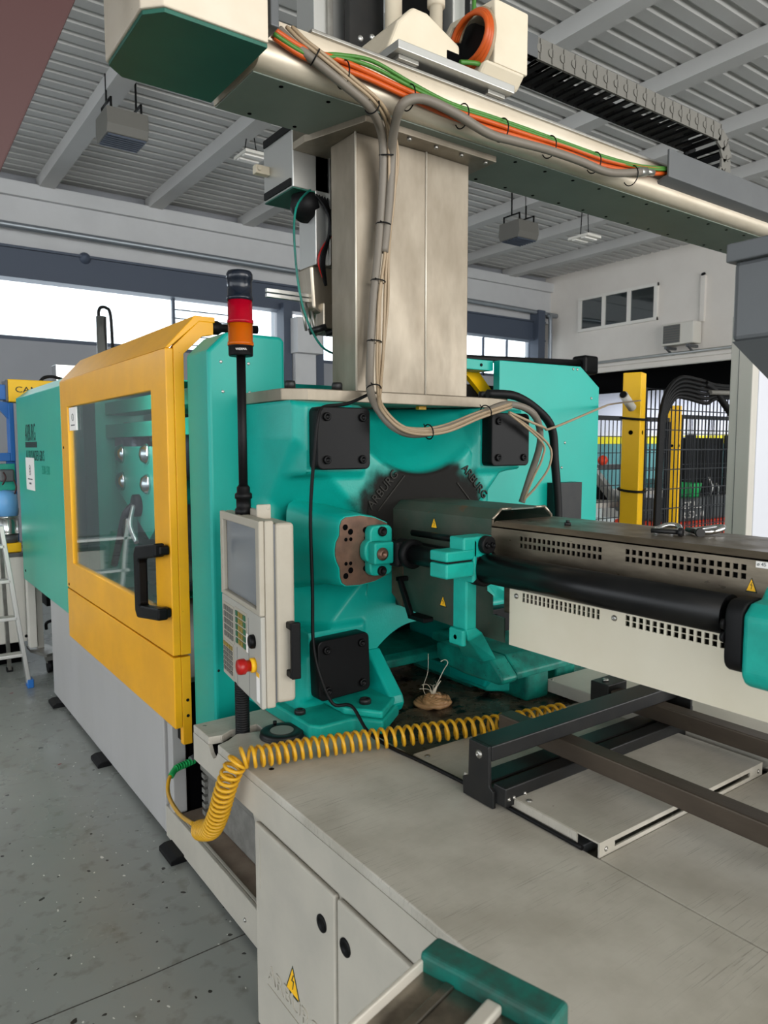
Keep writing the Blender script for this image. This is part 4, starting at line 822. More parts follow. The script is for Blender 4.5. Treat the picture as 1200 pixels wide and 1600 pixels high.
cable('black_conduit', 'thick black conduit bending down in front of the rear teal panel', 'rubber', [(1.945, 2.03, 1.80), (2.064, 2.0, 1.795), (2.191, 2.0, 1.745), (2.275, 2.0, 1.673), (2.297, 2.0, 1.543), (2.323, 2.0, 1.333), (2.323, 2.0, 1.1)], 0.017, 'hose')
cable('black_wire', 'thin black cable hanging left of the platen caps and lying along the bed joint', 'rubber', [(1.379, 2.0, 1.774), (1.275, 1.97, 1.738), (1.162, 1.93, 1.722), (1.131, 1.91, 1.685), (1.122, 1.915, 1.597), (1.119, 1.94, 1.4), (1.126, 1.945, 1.157), (1.118, 1.93, 0.997), (1.122, 1.90, 0.90), (1.157, 1.88, 0.805), (1.20, 1.84, 0.80), (1.205, 1.76, 0.745), (1.214, 1.665, 0.728), (1.226, 1.535, 0.728), (1.238, 1.361, 0.727), (1.239, 1.19, 0.726), (1.239, 0.98, 0.726)], 0.0055)

# ------------------------------------------------------------------ signal tower and control panel
sg = thing('signal_tower', (0.937, 2.02, 1.38), 'black signal tower with red and amber lenses on a black pole', 'signal light')
X, Y = 0.934, 2.02
MB().cyl((X, Y, 1.40), (X, Y, 1.872), 0.0135, 14).build('pole', 'black', sg)
MB().lathe((X, Y, 1.868), (0, 0, 1), [(0.034, 0), (0.036, 0.004), (0.036, 0.028), (0.038, 0.030)], 28).build('socket', 'black', sg)
MB().lathe((X, Y, 1.898), (0, 0, 1), [(0.0385, 0), (0.0385, 0.01), (0.036, 0.012), (0.036, 0.064), (0.0, 0.064)], 28).build('amber_lens', 'amberlens', sg)
MB().lathe((X, Y, 1.962), (0, 0, 1), [(0.0385, 0), (0.0385, 0.01), (0.036, 0.012), (0.036, 0.066), (0.0, 0.066)], 28).build('red_lens', 'redlens', sg)
MB().lathe((X, Y, 1.90), (0, 0, 1), [(0.012, 0), (0.012, 0.05), (0.016, 0.052), (0.016, 0.06)], 12).build('amber_bulb', 'yellowring', sg)
MB().lathe((X, Y, 1.966), (0, 0, 1), [(0.016, 0), (0.016, 0.055)], 12).build('red_bulb', 'red', sg)
MB().lathe((X, Y, 2.028), (0, 0, 1), [(0.0385, 0), (0.0385, 0.012), (0.036, 0.013), (0.036, 0.058), (0.0385, 0.06), (0.0385, 0.076), (0.034, 0.084), (0, 0.086)], 28).build('cap_module', 'smokelens', sg)
MB().lathe((X, Y, 1.395), (0, 0, 1), [(0.026, 0), (0.026, 0.02), (0.022, 0.024), (0.022, 0.05), (0.026, 0.052), (0.026, 0.066), (0.02, 0.07), (0.02, 0.085), (0.0145, 0.092)], 24).build('cable_gland', 'black', sg)
text('socket_print', 'WERMA', 0.009, 'white', sg, (X - 0.028, Y - 0.0255, 1.88), Matrix.Rotation(R(-35), 3, 'Z') @ FY, 0.0002)
cp = thing('control_panel', (0.95, 2.0, 0.87), 'light grey swivel control panel with screen, keypads and red emergency stop button', 'control panel')
th = R(8); dd = Vector((math.sin(th), math.cos(th), 0)); nn = Vector((-math.cos(th), math.sin(th), 0)); zz = Vector((0, 0, 1)); P0 = Vector((0.937, 2.035, 0))
def CP(s, t, z): return P0 + dd * s + nn * t + zz * z        # s along the face, t outwards
SM = (-0.25 + 0.145) / 2
def cbox(name, m, parent, s0, s1, t0, t1, z0, z1, bevel=0.0, seg=2):
    c = CP((s0 + s1) / 2, (t0 + t1) / 2, (z0 + z1) / 2)
    return MB().obox(c, (dd, nn, zz), abs(s1 - s0) / 2, abs(t1 - t0) / 2, abs(z1 - z0) / 2).build(name, m, parent, bevel, seg)
cbox('rear_housing', 'panelgrey', cp, -0.25, 0.145, -0.072, -0.014, 0.882, 1.392, 0.012, 3)
cbox('seam', 'greydark', cp, -0.247, 0.142, -0.016, -0.011, 0.885, 1.389)
# front half with a screen recess: ring + keypad plate
def cring(name, m, parent, so, zo, si, zi, t0, t1, bevel=0.0):
    o_ = [(so[0], zo[0]), (so[1], zo[0]), (so[1], zo[1]), (so[0], zo[1])]; i_ = [(si[0], zi[0]), (si[1], zi[0]), (si[1], zi[1]), (si[0], zi[1])]
    b = MB(); vs = [CP(a, t, z) for t in (t0, t1) for L_ in (o_, i_) for a, z in L_]; fs = []
    for k in range(4):
        j = (k + 1) % 4; fs += [(k, j, 4 + j, 4 + k), (8 + k, 12 + k, 12 + j, 8 + j), (k, 8 + k, 8 + j, j), (4 + k, 4 + j, 12 + j, 12 + k)]
    return b.add(vs, fs).build(name, m, parent, bevel)
cbox('front_housing', 'panelgrey', cp, -0.25, 0.145, -0.012, 0.016, 0.872, 1.40, 0.006, 2)
cring('screen_bezel', 'panelgrey', cp, (-0.25, 0.145), (1.135, 1.40), (-0.215, 0.115), (1.150, 1.375), 0.016, 0.032, 0.004)
cbox('screen', 'screen', cp, -0.214, 0.114, 0.0165, 0.018, 1.151, 1.374)
cbox('keypad_plate', 'panelface', cp, -0.25, 0.145, 0.016, 0.030, 0.872, 1.134, 0.004)
def keys(s0, z0, nc, nr, m, pw, ph, pattern=None):
    fr_ = cbox('keypad_frame', 'panelgrey', cp, s0 - nc * pw - 0.006, s0 + 0.006, 0.030, 0.0312, z0 - nr * ph - 0.006, z0 + 0.006)
    for i in range(nc):
        for j in range(nr):
            mm = pattern(i, j) if pattern else m
            a = s0 - i * pw; z = z0 - j * ph
            cbox('key', mm, fr_, a - pw * 0.86, a - pw * 0.14, 0.0312, 0.034, z - ph * 0.86, z - ph * 0.14)
keys(0.118, 1.106, 4, 5, 'keys', 0.026, 0.021)
keys(-0.012, 1.112, 4, 5, 'keysolive', 0.026, 0.021, lambda i, j: 'keysgreen' if i in (0, 3) else 'keysolive')
keys(0.13, 0.985, 4, 6, 'keys', 0.026, 0.016, lambda i, j: 'keysolive' if j == 0 else 'keys')
cbox('groove', 'greydark', cp, -0.018, -0.016, 0.0298, 0.0305, 0.875, 0.995); cbox('groove', 'greydark', cp, -0.138, -0.136, 0.0298, 0.0305, 0.875, 1.11)
cbox('legend_card', 'white', cp, -0.132, -0.118, 0.030, 0.032, 1.005, 1.06)
MB().lathe(CP(-0.185, 0.030, 1.052), nn, [(0.020, 0), (0.020, 0.01), (0.017, 0.014), (0.008, 0.016), (0, 0.016)], 22).build('selector_switch', 'black', cp)
es = MB().lathe(CP(-0.19, 0.030, 0.985), nn, [(0.021, 0), (0.021, 0.012), (0.016, 0.014)], 22).build('stop_collar', 'yellowring', cp)
MB().lathe(CP(-0.19, 0.044, 0.985), nn, [(0.016, 0), (0.017, 0.012), (0.0225, 0.016), (0.0225, 0.030), (0.020, 0.036), (0.012, 0.039), (0, 0.04)], 26).build('stop_button', 'red', cp)
lb = cbox('label_strip', 'white', cp, -0.232, -0.205, 0.030, 0.0308, 0.885, 0.97); cbox('label_header', 'yellowring', cp, -0.232, -0.205, 0.0308, 0.0312, 0.958, 0.97)
b = MB()
hs = -0.25
for z0, z1 in ((1.095, 1.115), (0.958, 0.978)): b.obox(CP(hs - 0.014, -0.055, (z0 + z1) / 2), (dd, nn, zz), 0.018, 0.012, 0.010)
b.obox(CP(hs - 0.028, -0.060, 1.036), (dd, nn, zz), 0.008, 0.014, 0.080); b.build('handle', 'black', cp, 0.004)
b = MB().obox(CP(-0.11, -0.03, 1.412), (dd, nn, zz), 0.004, 0.022, 0.022).cyl(CP(-0.115, -0.042, 1.422), CP(-0.105, -0.042, 1.422), 0.007, 12).obox(CP(-0.05, -0.02, 1.406), (dd, nn, zz), 0.06, 0.008, 0.012); b.build('hinge_bracket', 'panelgrey', cp, 0.004)
cd = MB(); prof = []
for k in range(26): prof += [(0.0185, k * 0.0075), (0.0225, k * 0.0075 + 0.0025), (0.0225, k * 0.0075 + 0.005)]
cd.lathe((0.926, 2.04, 0.685), (0, 0, 1), prof, 20).build('corrugated_conduit', 'rubber', cp)
cbox('conduit_socket', 'black', cp, -0.03, 0.03, -0.04, 0.02, 0.868, 0.886, 0.004)

# ------------------------------------------------------------------ injection unit
iu = thing('injection_unit', (CX, 1.1, 1.04), 'long injection unit with perforated steel covers and black cylinder rods', 'injection unit')
def perforated(name, m, x, y0, y1, z0, z1, holes, t=0.004):
    """sheet in the plane X = x, with rows of square holes cut through it"""
    b = MB(); ys = sorted({y0, y1} | {v for h in holes for v in (h[0], h[1])}); zs = sorted({z0, z1} | {v for h in holes for v in (h[2], h[3])})
    isH = lambda a, c: any(h[0] < a < h[1] and h[2] < c < h[3] for h in holes)
    idx = {}
    def V(i, j, k):
        if (i, j, k) not in idx: idx[(i, j, k)] = len(b.v); b.v.append((x + t * k, ys[i], zs[j]))
        return idx[(i, j, k)]
    hole = {(i, j): isH((ys[i] + ys[i + 1]) / 2, (zs[j] + zs[j + 1]) / 2) for i in range(len(ys) - 1) for j in range(len(zs) - 1)}
    def F(*q): b.f.append(list(q)); b.smooth.append(False); b.mi.append(0)
    for (i, j), hh in hole.items():
        if hh: continue
        F(V(i, j, 0), V(i, j + 1, 0), V(i + 1, j + 1, 0), V(i + 1, j, 0)); F(V(i, j, 1), V(i + 1, j, 1), V(i + 1, j + 1, 1), V(i, j + 1, 1))
        for di, dj, p, q in ((-1, 0, (i, j), (i, j + 1)), (1, 0, (i + 1, j), (i + 1, j + 1)), (0, -1, (i, j), (i + 1, j)), (0, 1, (i, j + 1), (i + 1, j + 1))):
            if hole.get((i + di, j + dj), True): F(V(*p, 0), V(*q, 0), V(*q, 1), V(*p, 1))
    return b.build(name, m, iu)
def holes(ya, yb, n, zrows, hh=0.0115):
    p = (yb - ya) / n
    return [(ya + p * (k + 0.19), ya + p * (k + 0.81), z - 0.0005, z + hh) for k in range(n) for z in zrows]
H1 = holes(1.115, 1.393, 17, (1.325, 1.344)) + holes(0.757, 1.053, 17, (1.330, 1.348))
perforated('upper_cover', 'dirtysteel', 1.46, -0.4, 1.50, 1.285, 1.375, H1)
H2 = holes(1.117, 1.38, 18, (1.176, 1.189)) + holes(0.74, 1.048, 17, (1.176, 1.19))
perforated('lower_cover', 'covercream', 1.46, -0.4, 1.425, 1.045, 1.232, H2)
MB().prism([(1.46, 1.375), (1.475, 1.388), (1.72, 1.388), (1.734, 1.375), (1.734, 1.371), (1.46, 1.371)], 'Y', -0.4, 1.50).build('cover_top', 'dirtysteel', iu)
MB().box(1.44, 1.464, -0.4, 1.48, 1.279, 1.285).build('cover_lip', 'dirtysteel', iu)
MB().box(1.455, 1.5, -0.4, 1.46, 1.236, 1.279).build('rail_gap', 'blackmetal', iu)
for z in (1.262, 1.274): MB().box(1.44, 1.456, 0.74, 1.46, z - 0.004, z + 0.003).build('slide_strip', 'barbrown', iu)
MB().box(1.73, 1.734, -0.4, 1.50, 1.045, 1.371).box(1.47, 1.73, -0.4, -0.39, 1.05, 1.37).build('rear_cover_sheet', 'dirtysteel', iu)
MB().box(1.463, 1.734, -0.4, 1.425, 1.045, 1.05).build('cover_floor', 'covercream', iu)
MB().cyl((1.6, 1.40, 1.27), (1.6, 0.2, 1.27), 0.075, 20).build('barrel', 'blackmetal', iu)
MB().box(1.50, 1.70, 1.40, 1.49, 1.12, 1.36).build('inner_block', 'dirtysteel', iu, 0.006)
for y_ in (1.399, 1.076): screw(iu, (1.46, y_, 1.188), (-1, 0, 0), 0.008, 0.005)
tagp = MB().box(1.4592, 1.4602, 0.715, 0.741, 1.357, 1.370).build('size_plate', 'white', iu)
text('size_text', 'ø 45', 0.0105, 'ink', tagp, (1.459, 0.739, 1.359), FX, 0.0002)
warning(iu, 'X', (1.4595, 0.748, 1.318), 0.03, 0.024)
# hood around the nozzle
hz = thing('nozzle_hood', (CX, 1.75, 1.04), 'dark scorched green nozzle guard hood between platen and injection unit', 'hood')
sec = [(1.472, 1.285), (1.472, 1.392), (1.505, 1.420), (1.69, 1.420), (1.72, 1.392), (1.72, 1.285)]
ins = [(1.4765, 1.285), (1.4765, 1.390), (1.507, 1.4155), (1.688, 1.4155), (1.7155, 1.390), (1.7155, 1.285)]
b = MB(); vs = [(a, y_, z) for y_ in (1.51, 1.99) for L_ in (sec, ins) for a, z in L_]; fs = []
for k in range(5): fs += [(k, k + 1, 13 + k, 12 + k), (6 + k, 18 + k, 19 + k, 7 + k), (k, 6 + k, 7 + k, k + 1), (12 + k, 13 + k, 19 + k, 18 + k)]
fs += [(0, 12, 18, 6), (5, 11, 23, 17)]
b.add(vs, fs).build('upper_hood', 'hood', hz)
b = MB()
for k in range(5):
    p, q = sec[k], sec[k + 1]
    if k == 2: continue
    b.tube([(p[0], 1.508, p[1]), (q[0], 1.508, q[1])], 0.004, 6, 0)
b.tube([(1.505, 1.508, 1.42), (1.545, 1.508, 1.42)], 0.004, 6, 0).tube([(1.65, 1.508, 1.42), (1.69, 1.508, 1.42)], 0.004, 6, 0)
b.build('bright_edge', 'steel', hz)
MB().prism([(1.99, 1.255), (1.53, 1.255), (1.53, 1.18), (1.505, 1.17), (1.505, 1.115), (1.455, 1.113), (1.455, 1.042), (1.78, 1.048), (1.955, 1.063), (1.99, 1.10)], 'X', 1.470, 1.475).build('lower_hood', 'hood', hz)
MB().prism([(1.99, 1.205), (1.93, 1.205), (1.93, 1.062), (1.99, 1.10)], 'X', 1.466, 1.470).build('copper_edge', 'brownsteel', hz)
MB().box(1.475, 1.73, 1.95, 1.98, 1.06, 1.3).box(1.47, 1.476, 1.5, 1.95, 1.25, 1.29).build('inner_plate', 'blackmetal', hz)
warning(hz, 'X', (1.4715, 1.77, 1.358), 0.036, 0.034, 'heat_warning_sign'); warning(hz, 'X', (1.4695, 1.722, 1.115), 0.036, 0.034, 'heat_warning_sign')
b = MB().box(1.43, 1.47, 1.90, 1.92, 1.155, 1.17).prism([(1.92, 1.17), (1.90, 1.17), (1.838, 1.06), (1.838, 1.045), (1.855, 1.045)], 'X', 1.43, 1.445).box(1.43, 1.47, 1.77, 1.855, 1.041, 1.057)
b.build('handle', 'black', hz, 0.003)
# rods and brackets on the operator side
rd = thing('carriage_cylinder', (1.385, 1.3, 1.23), 'pair of black hydraulic cylinder rods with teal clamp brackets along the injection unit', 'cylinder')
XR, ZR = 1.385, 1.268
MB().cyl((XR, 1.80, ZR), (XR, 1.45, ZR), 0.031, 24).build('piston_rod', 'rod', rd)
MB().cyl((XR, 1.47, ZR), (XR, 0.75, ZR), 0.041, 28).build('cylinder_tube', 'rod', rd)
MB().cyl((1.40, 1.79, 1.332), (1.40, 1.45, 1.332), 0.010, 12).build('guide_rod', 'rod', rd)
MB().lathe((XR, 1.80, ZR), (0, -1, 0), [(0.044, -0.03), (0.044, 0.0), (0.036, 0.004), (0.036, 0.012), (0.046, 0.014), (0.046, 0.036), (0.036, 0.038)], 28).build('rod_collar', 'rubber', rd)
MB().lathe((XR, 1.475, ZR), (0, -1, 0), [(0.05, -0.01), (0.052, 0.0), (0.052, 0.03), (0.044, 0.034)], 28).build('tube_collar', 'rubber', rd)
MB().box(1.335, 1.42, 1.785, 1.83, 1.228, 1.308).build('swivel_block', 'rubber', rd, 0.008)
def rounded(cx_, cz_, w, h, r_, n=4):
    L_ = []
    for sx, sz in ((-1, -1), (1, -1), (1, 1), (-1, 1)):
        for k in range(n + 1):
            t = math.atan2(sz, sx) - math.pi / 4 + math.pi / 2 * k / n; L_.append((cx_ + sx * (w / 2 - r_) + r_ * math.cos(t), cz_ + sz * (h / 2 - r_) + r_ * math.sin(t)))
    return L_
br = MB().prism(rounded(1.312, 1.278, 0.086, 0.158, 0.02), 'Y', 1.835, 1.868, True)
br.prism(rounded(1.292, 1.278, 0.085, 0.075, 0.03), 'Y', 1.835, 1.868, True).box(1.262, 1.335, 1.800, 1.84, 1.240, 1.308)
bro = br.build('anchor_bracket', 'tealworn', rd, 0.006, 3)
for x, z, r_ in ((1.313, 1.338, 0.0155), (1.311, 1.214, 0.0155)): bolt(bro, (x, 1.836, z), (0, -1, 0), r_, 0.012, 'rubber')
MB().lathe((1.289, 1.800, 1.273), (0, -1, 0), [(0.020, 0), (0.020, 0.006), (0.014, 0.010), (0.014, 0.012), (0.007, 0.012), (0.006, 0.006), (0, 0.006)], 22).build('pivot_pin', 'brownsteel', bro)
cm = MB().box(1.30, 1.405, 1.44, 1.50, 1.30, 1.358).box(1.235, 1.335, 1.435, 1.505, 1.297, 1.325).box(1.235, 1.335, 1.435, 1.505, 1.252, 1.292).prism([(1.335, 1.36), (1.35, 1.345), (1.35, 1.24), (1.335, 1.23)], 'Y', 1.44, 1.50)
cm.build('clamp', 'tealworn', rd, 0.005, 2)
MB().box(1.245, 1.33, 1.44, 1.50, 1.292, 1.297).build('clamp_slot', 'rubber', rd)
MB().prism(rounded(1.375, 1.335, 0.05, 0.05, 0.024), 'Y', 1.42, 1.44, True).build('clamp_boss', 'rubber', rd, 0.003)
for x in (1.366, 1.386): bolt(rd, (x, 1.42, 1.335), (0, -1, 0), 0.008, 0.006)
b = MB().box(1.345, 1.385, 1.478, 1.535, 1.09, 1.252)
T = [(1.345, 1.478, 1.094), (1.385, 1.478, 1.094), (1.385, 1.535, 1.094), (1.345, 1.535, 1.094)]; U = [(1.61, 1.685, 0.905), (1.67, 1.685, 0.905), (1.67, 1.79, 0.905), (1.61, 1.79, 0.905)]
V_ = [(1.355, 1.478, 1.06), (1.41, 1.478, 1.075), (1.41, 1.545, 1.075), (1.36, 1.545, 1.055)]
b.add(T + V_ + U, [(k, (k + 1) % 4, 4 + (k + 1) % 4, 4 + k) for k in range(4)] + [(4 + k, 4 + (k + 1) % 4, 8 + (k + 1) % 4, 8 + k) for k in range(4)] + [(8, 9, 10, 11), (0, 3, 2, 1)])
b.box(1.335, 1.35, 1.48, 1.54, 1.045, 1.092)
ar = b.build('support_arm', 'tealworn', rd, 0.005, 2)
MB().lathe((1.3355, 1.512, 1.068), (-1, 0, 0), [(0.007, -0.002), (0.007, 0.0005), (0, 0.0005)], 12).build('bolt_hole', 'void', ar)
# yoke at the near end
yk = thing('injection_yoke', (1.5, 0.65, 1.06), 'bulky teal cast yoke at the near end of the injection cylinder', 'yoke')
b = MB().prism(rounded(1.47, 1.22, 0.23, 0.19, 0.03), 'Y', 0.35, 0.695, True)
b = MB().prism([(1.335, 1.285), (1.335, 1.165), (1.35, 1.145), (1.60, 1.085), (1.60, 1.335), (1.42, 1.335), (1.40, 1.31), (1.36, 1.305)], 'Y', 0.35, 0.70)
b.build('casting', 'tealworn', yk, 0.012, 4)
MB().prism(rounded(1.388, 1.236, 0.10, 0.142, 0.03), 'Y', 0.70, 0.735, True).build('rod_boot', 'rubber', yk, 0.004)
for z in (1.278, 1.252): MB().lathe((1.345, 0.735, z - 0.02), (0, 1, 0), [(0.012, 0), (0.010, 0.008), (0, 0.01)], 12).build('boot_screw', 'rubber', yk)
# shackles lying on the cover
for k, (x, y_, a, lb_) in enumerate(((1.60, 1.03, 0.3, 'steel shackle lying flat on the injection unit cover, left of the other'), (1.66, 0.965, -0.6, 'steel lifting eye lying on the injection unit cover, nearer the fence post'))):
    s_ = thing('lifting_shackle', (x, y_, 1.388), lb_, 'shackle', 'lifting hardware on the injection cover')
    ca_, sa_ = math.cos(a), math.sin(a); W2 = lambda p, q, z: (x + p * ca_ - q * sa_, y_ + p * sa_ + q * ca_, 1.388 + z)
    MB().tube([W2(-0.035, -0.018, 0.008), W2(0.0, -0.026, 0.010), W2(0.03, -0.016, 0.016), W2(0.036, 0, 0.018), W2(0.03, 0.016, 0.016), W2(0.0, 0.026, 0.010), W2(-0.035, 0.018, 0.008)], 0.007, 8).build('bow', 'chrome', s_)
    MB().cyl(W2(-0.035, -0.034, 0.009), W2(-0.035, 0.03, 0.009), 0.006, 10).cyl(W2(-0.035, -0.034, 0.009), W2(-0.035, -0.044, 0.009), 0.011, 10).build('pin', 'blackmetal', s_)
tag(MB().cyl((1.55, 1.30, 1.388), (1.55, 1.30, 1.396), 0.009, 8).cyl((1.55, 1.30, 1.396), (1.55, 1.30, 1.402), 0.005, 8).build('loose_nut', 'blackmetal'), 'small dark nut on top of the injection unit cover by the hood', 'nut')

# ------------------------------------------------------------------ teal casting under the nozzle
cb = thing('injection_pedestal', (1.95, 1.85, 0.705), 'oily dark teal cast pedestal bolted to the bed below the injection unit', 'pedestal')
MB().prism([(1.97, 0.845), (1.975, 0.90), (1.95, 0.906), (1.80, 0.908), (1.695, 0.908), (1.632, 0.852), (1.638, 0.832), (1.66, 0.825), (1.81, 0.822), (1.92, 0.828)], 'X', 1.65, 1.72).build('side_wall', 'tealdark', cb, 0.012, 3)
MB().prism([(2.08, 0.908), (1.695, 0.907), (1.64, 0.86), (1.64, 0.835), (1.70, 0.875), (2.08, 0.875)], 'X', 1.72, 2.02).build('top_web', 'tealdark', cb, 0.006)
MB().box(1.86, 1.90, 1.72, 2.08, 0.80, 0.90).build('rib', 'tealdark', cb, 0.006)
b1 = MB().box(1.86, 1.975, 1.725, 2.2, 0.7055, 0.81).build('foot_block', 'tealdark', cb, 0.012, 3); bolt(b1, (1.915, 1.80, 0.81), (0, 0, 1), 0.018, 0.012, 'rubber')
b2 = MB().box(2.07, 2.18, 1.775, 2.2, 0.7055, 0.81).build('foot_block', 'tealdark', cb, 0.012, 3); bolt(b2, (2.125, 1.85, 0.81), (0, 0, 1), 0.018, 0.012, 'rubber')
MB().box(1.80, 2.2, 1.95, 2.3, 0.7055, 0.76).build('base_flange', 'tealdark', cb, 0.01)
# melted plastic
bl = thing('purged_plastic', (1.56, 1.93, 0.705), 'tan lump of purged plastic with wispy strands in the oily tray', 'plastic lump')
b = MB(); cxp, cyp = 1.585, 1.905
for k in range(9):
    rr_ = 0.054 - 0.0052 * k
    b.tube([(cxp + (rr_ + 0.006 * math.sin(3 * t + k)) * 1.15 * math.cos(t), cyp + (rr_ + 0.006 * math.cos(2 * t + k)) * math.sin(t), 0.713 + 0.0028 * k + 0.003 * math.sin(5 * t + k)) for t in [2 * math.pi * j / 14 for j in range(15)]], 0.009, 7, 3)
b.build('coiled_lump', 'blobplastic', bl)
for k in range(9):
    a = random.uniform(0, 6.28); h_ = random.uniform(0.03, 0.09)
    b = MB().tube([(cxp, cyp, 0.735), (cxp + 0.02 * math.cos(a), cyp + 0.02 * math.sin(a), 0.735 + h_ * 0.5), (cxp + 0.05 * math.cos(a + .4), cyp + 0.05 * math.sin(a + .4), 0.735 + h_ * 0.6)], 0.0011, 5); b.build('strand', 'strand', bl)
MB().tube([(1.58, 1.91, 0.74), (1.60, 1.905, 0.775), (1.625, 1.90, 0.82), (1.64, 1.895, 0.845), (1.632, 1.90, 0.857), (1.62, 1.91, 0.85)], 0.0016, 6).build('strand', 'strand', bl)
MB().tube([(1.56, 1.92, 0.74), (1.55, 1.92, 0.77), (1.57, 1.92, 0.82), (1.58, 1.93, 0.88)], 0.0009, 5).build('strand', 'strand', bl)
MB().tube([(1.58, 1.91, 0.74), (1.59, 1.90, 0.765), (1.605, 1.89, 0.79)], lambda t: 0.006 * (1 - t) + 0.001, 6).build('strand', 'strand', bl)

# ------------------------------------------------------------------ black frame and bars lying on the bed
bf = thing('slide_rack', (1.6, 1.28, 0.72), 'black bolted steel frame with cross beam standing on the bed', 'frame')
b = MB().prism([(1.31, 0.872), (1.24, 0.872), (1.237, 0.775), (1.222, 0.765), (1.222, 0.722), (1.33, 0.722), (1.333, 0.766), (1.312, 0.777)], 'X', 1.205, 1.215)
b.build('end_plate', 'blackmetal', bf, 0.002); screw(bf, (1.205, 1.272, 0.845), (-1, 0, 0), 0.012, 0.006)
box('cross_beam', 'blackmetal', bf, 1.215, 2.06, 1.238, 1.312, 0.833, 0.872, 0.003)
box('lower_rail', 'blackmetal', bf, 1.215, 2.0, 1.19, 1.232, 0.735, 0.783, 0.003)
box('middle_rail', 'blackmetal', bf, 1.215, 2.0, 1.262, 1.32, 0.735, 0.77, 0.003); box('inner_plate', 'barbrown', bf, 1.215, 2.0, 1.235, 1.262, 0.735, 0.765, 0.001)
box('far_plate', 'blackmetal', bf, 1.995, 2.005, 1.19, 1.33, 0.722, 0.872, 0.002)
for x in (1.226, 1.243, 1.281): screw(bf, (x, 1.19, 0.755), (0, -1, 0), 0.0055, 0.004)
box('far_foot', 'blackmetal', bf, 2.005, 2.06, 1.22, 1.30, 0.722, 0.80, 0.003); bolt(bf, (2.035, 1.25, 0.80), (0, 0, 1), 0.01, 0.008)
for k, (x0, x1, y1, lb_) in enumerate(((1.462, 1.516, 1.465, 'brown square steel bar lying across the black frame, nearer the camera'), (1.89, 1.944, 1.40, 'brown square steel bar lying under the injection unit, farther right'))):
    s_ = thing('square_bar', ((x0 + x1) / 2, 0.5, 0.783), lb_, 'bar', 'brown steel bars on the frame')
    MB().box(x0, x1, -0.3, y1, 0.7835, 0.8325).build('bar', 'barbrown', s_, 0.004)
    if k: box('end_block', 'blackmetal', s_, x0 - 0.01, x1 + 0.03, y1, y1 + 0.07, 0.7835, 0.85, 0.003); bolt(s_, (x0 + 0.02, y1 + 0.035, 0.85), (0, 0, 1), 0.010, 0.008, 'zinc')

# ------------------------------------------------------------------ yellow coiled hose
hs = thing('coiled_air_hose', (0.9, 1.9, 0.40), 'yellow coiled air hose hanging over the bed edge with green strain relief', 'hose')
lead = [(1.03, 2.70, 0.368), (1.0, 2.70, 0.362), (0.95, 2.70, 0.355), (0.90, 2.66, 0.335), (0.87, 2.58, 0.31), (0.83, 2.36, 0.345), (0.79, 2.12, 0.425)]
MB().tube(lead, 0.0075, 8).build('lead', 'hose', hs)
MB().tube([(1.02, 2.70, 0.366), (0.98, 2.70, 0.358), (0.94, 2.695, 0.352), (0.91, 2.67, 0.338)], 0.012, 10).build('strain_relief', 'greenplastic', hs)
for k in range(8):
    q = spline([(1.02, 2.70, 0.366), (0.98, 2.70, 0.358), (0.94, 2.695, 0.352), (0.91, 2.67, 0.338)], 8)[2 + k * 2]
    MB().cyl(q - Vector((0.003, 0.001, 0)), q + Vector((0.003, 0.001, 0)), 0.0145, 10).build('spring_coil', 'greenplastic', hs)
cpath = [(0.775, 2.02, 0.455), (0.772, 1.93, 0.50), (0.770, 1.87, 0.57), (0.770, 1.825, 0.65), (0.778, 1.795, 0.715), (0.80, 1.78, 0.755), (0.835, 1.765, 0.758), (0.895, 1.755, 0.755), (0.965, 1.742, 0.755), (1.054, 1.715, 0.755), (1.146, 1.688, 0.755), (1.274, 1.641, 0.755), (1.391, 1.604, 0.755), (1.509, 1.562, 0.755), (1.567, 1.552, 0.752), (1.719, 1.521, 0.752), (1.812, 1.509, 0.75)]
P = spline(cpath, 24); Ls = [0]
for i in range(1, len(P)): Ls.append(Ls[-1] + (P[i] - P[i - 1]).length)
tot = Ls[-1]; helix = []; turns = 62; N_ = turns * 14; up = Vector((0, 1, 0.2)); j = 0
for i in range(N_ + 1):
    # turns sit closer together where the hose hangs, wider on the bed
    q = i / N_; s_ = tot * (0.62 * q + 0.38 * q * q)
    while j < len(Ls) - 2 and Ls[j + 1] < s_: j += 1
    p = P[j].lerp(P[j + 1], (s_ - Ls[j]) / max(1e-9, Ls[j + 1] - Ls[j])); t = (P[min(j + 2, len(P) - 1)] - P[max(j - 1, 0)]).normalized()
    up = (up - t * up.dot(t)).normalized(); b_ = t.cross(up); a = 2 * math.pi * turns * q
    helix.append(p + (up * math.cos(a) + b_ * math.sin(a)) * 0.0265)
b = MB(); b.tube(helix, 0.0052, 7, 0); b.build('coil', 'hose', hs)

# ------------------------------------------------------------------ foreground teal rail
fgx = thing('guide_rail_end', (0.62, 0.62, 0.8), 'blurred steel rail with a teal cast end block in the near foreground', 'rail')
ex = Vector((0.27, -0.963, 0)); ey = Vector((-0.968, -0.25, 0)).normalized(); F0 = Vector((0.655, 0.775, 0))
def FG(a, b, z): return F0 + ex * a + ey * b + Vector((0, 0, z))
def fbox(name, m, a0, a1, b0, b1, z0, z1, bevel=0.004, seg=3):
    return MB().add([FG(a, b, z) for z in (z0, z1) for a, b in ((a0, b0), (a1, b0), (a1, b1), (a0, b1))], [(0, 3, 2, 1), (4, 5, 6, 7), (0, 1, 5, 4), (1, 2, 6, 5), (2, 3, 7, 6), (3, 0, 4, 7)]).build(name, m, fgx, bevel, seg)
fbox('end_block', 'fgteal', 0.0, 0.207, 0.0, 0.046, 0.835, 0.885, 0.007)
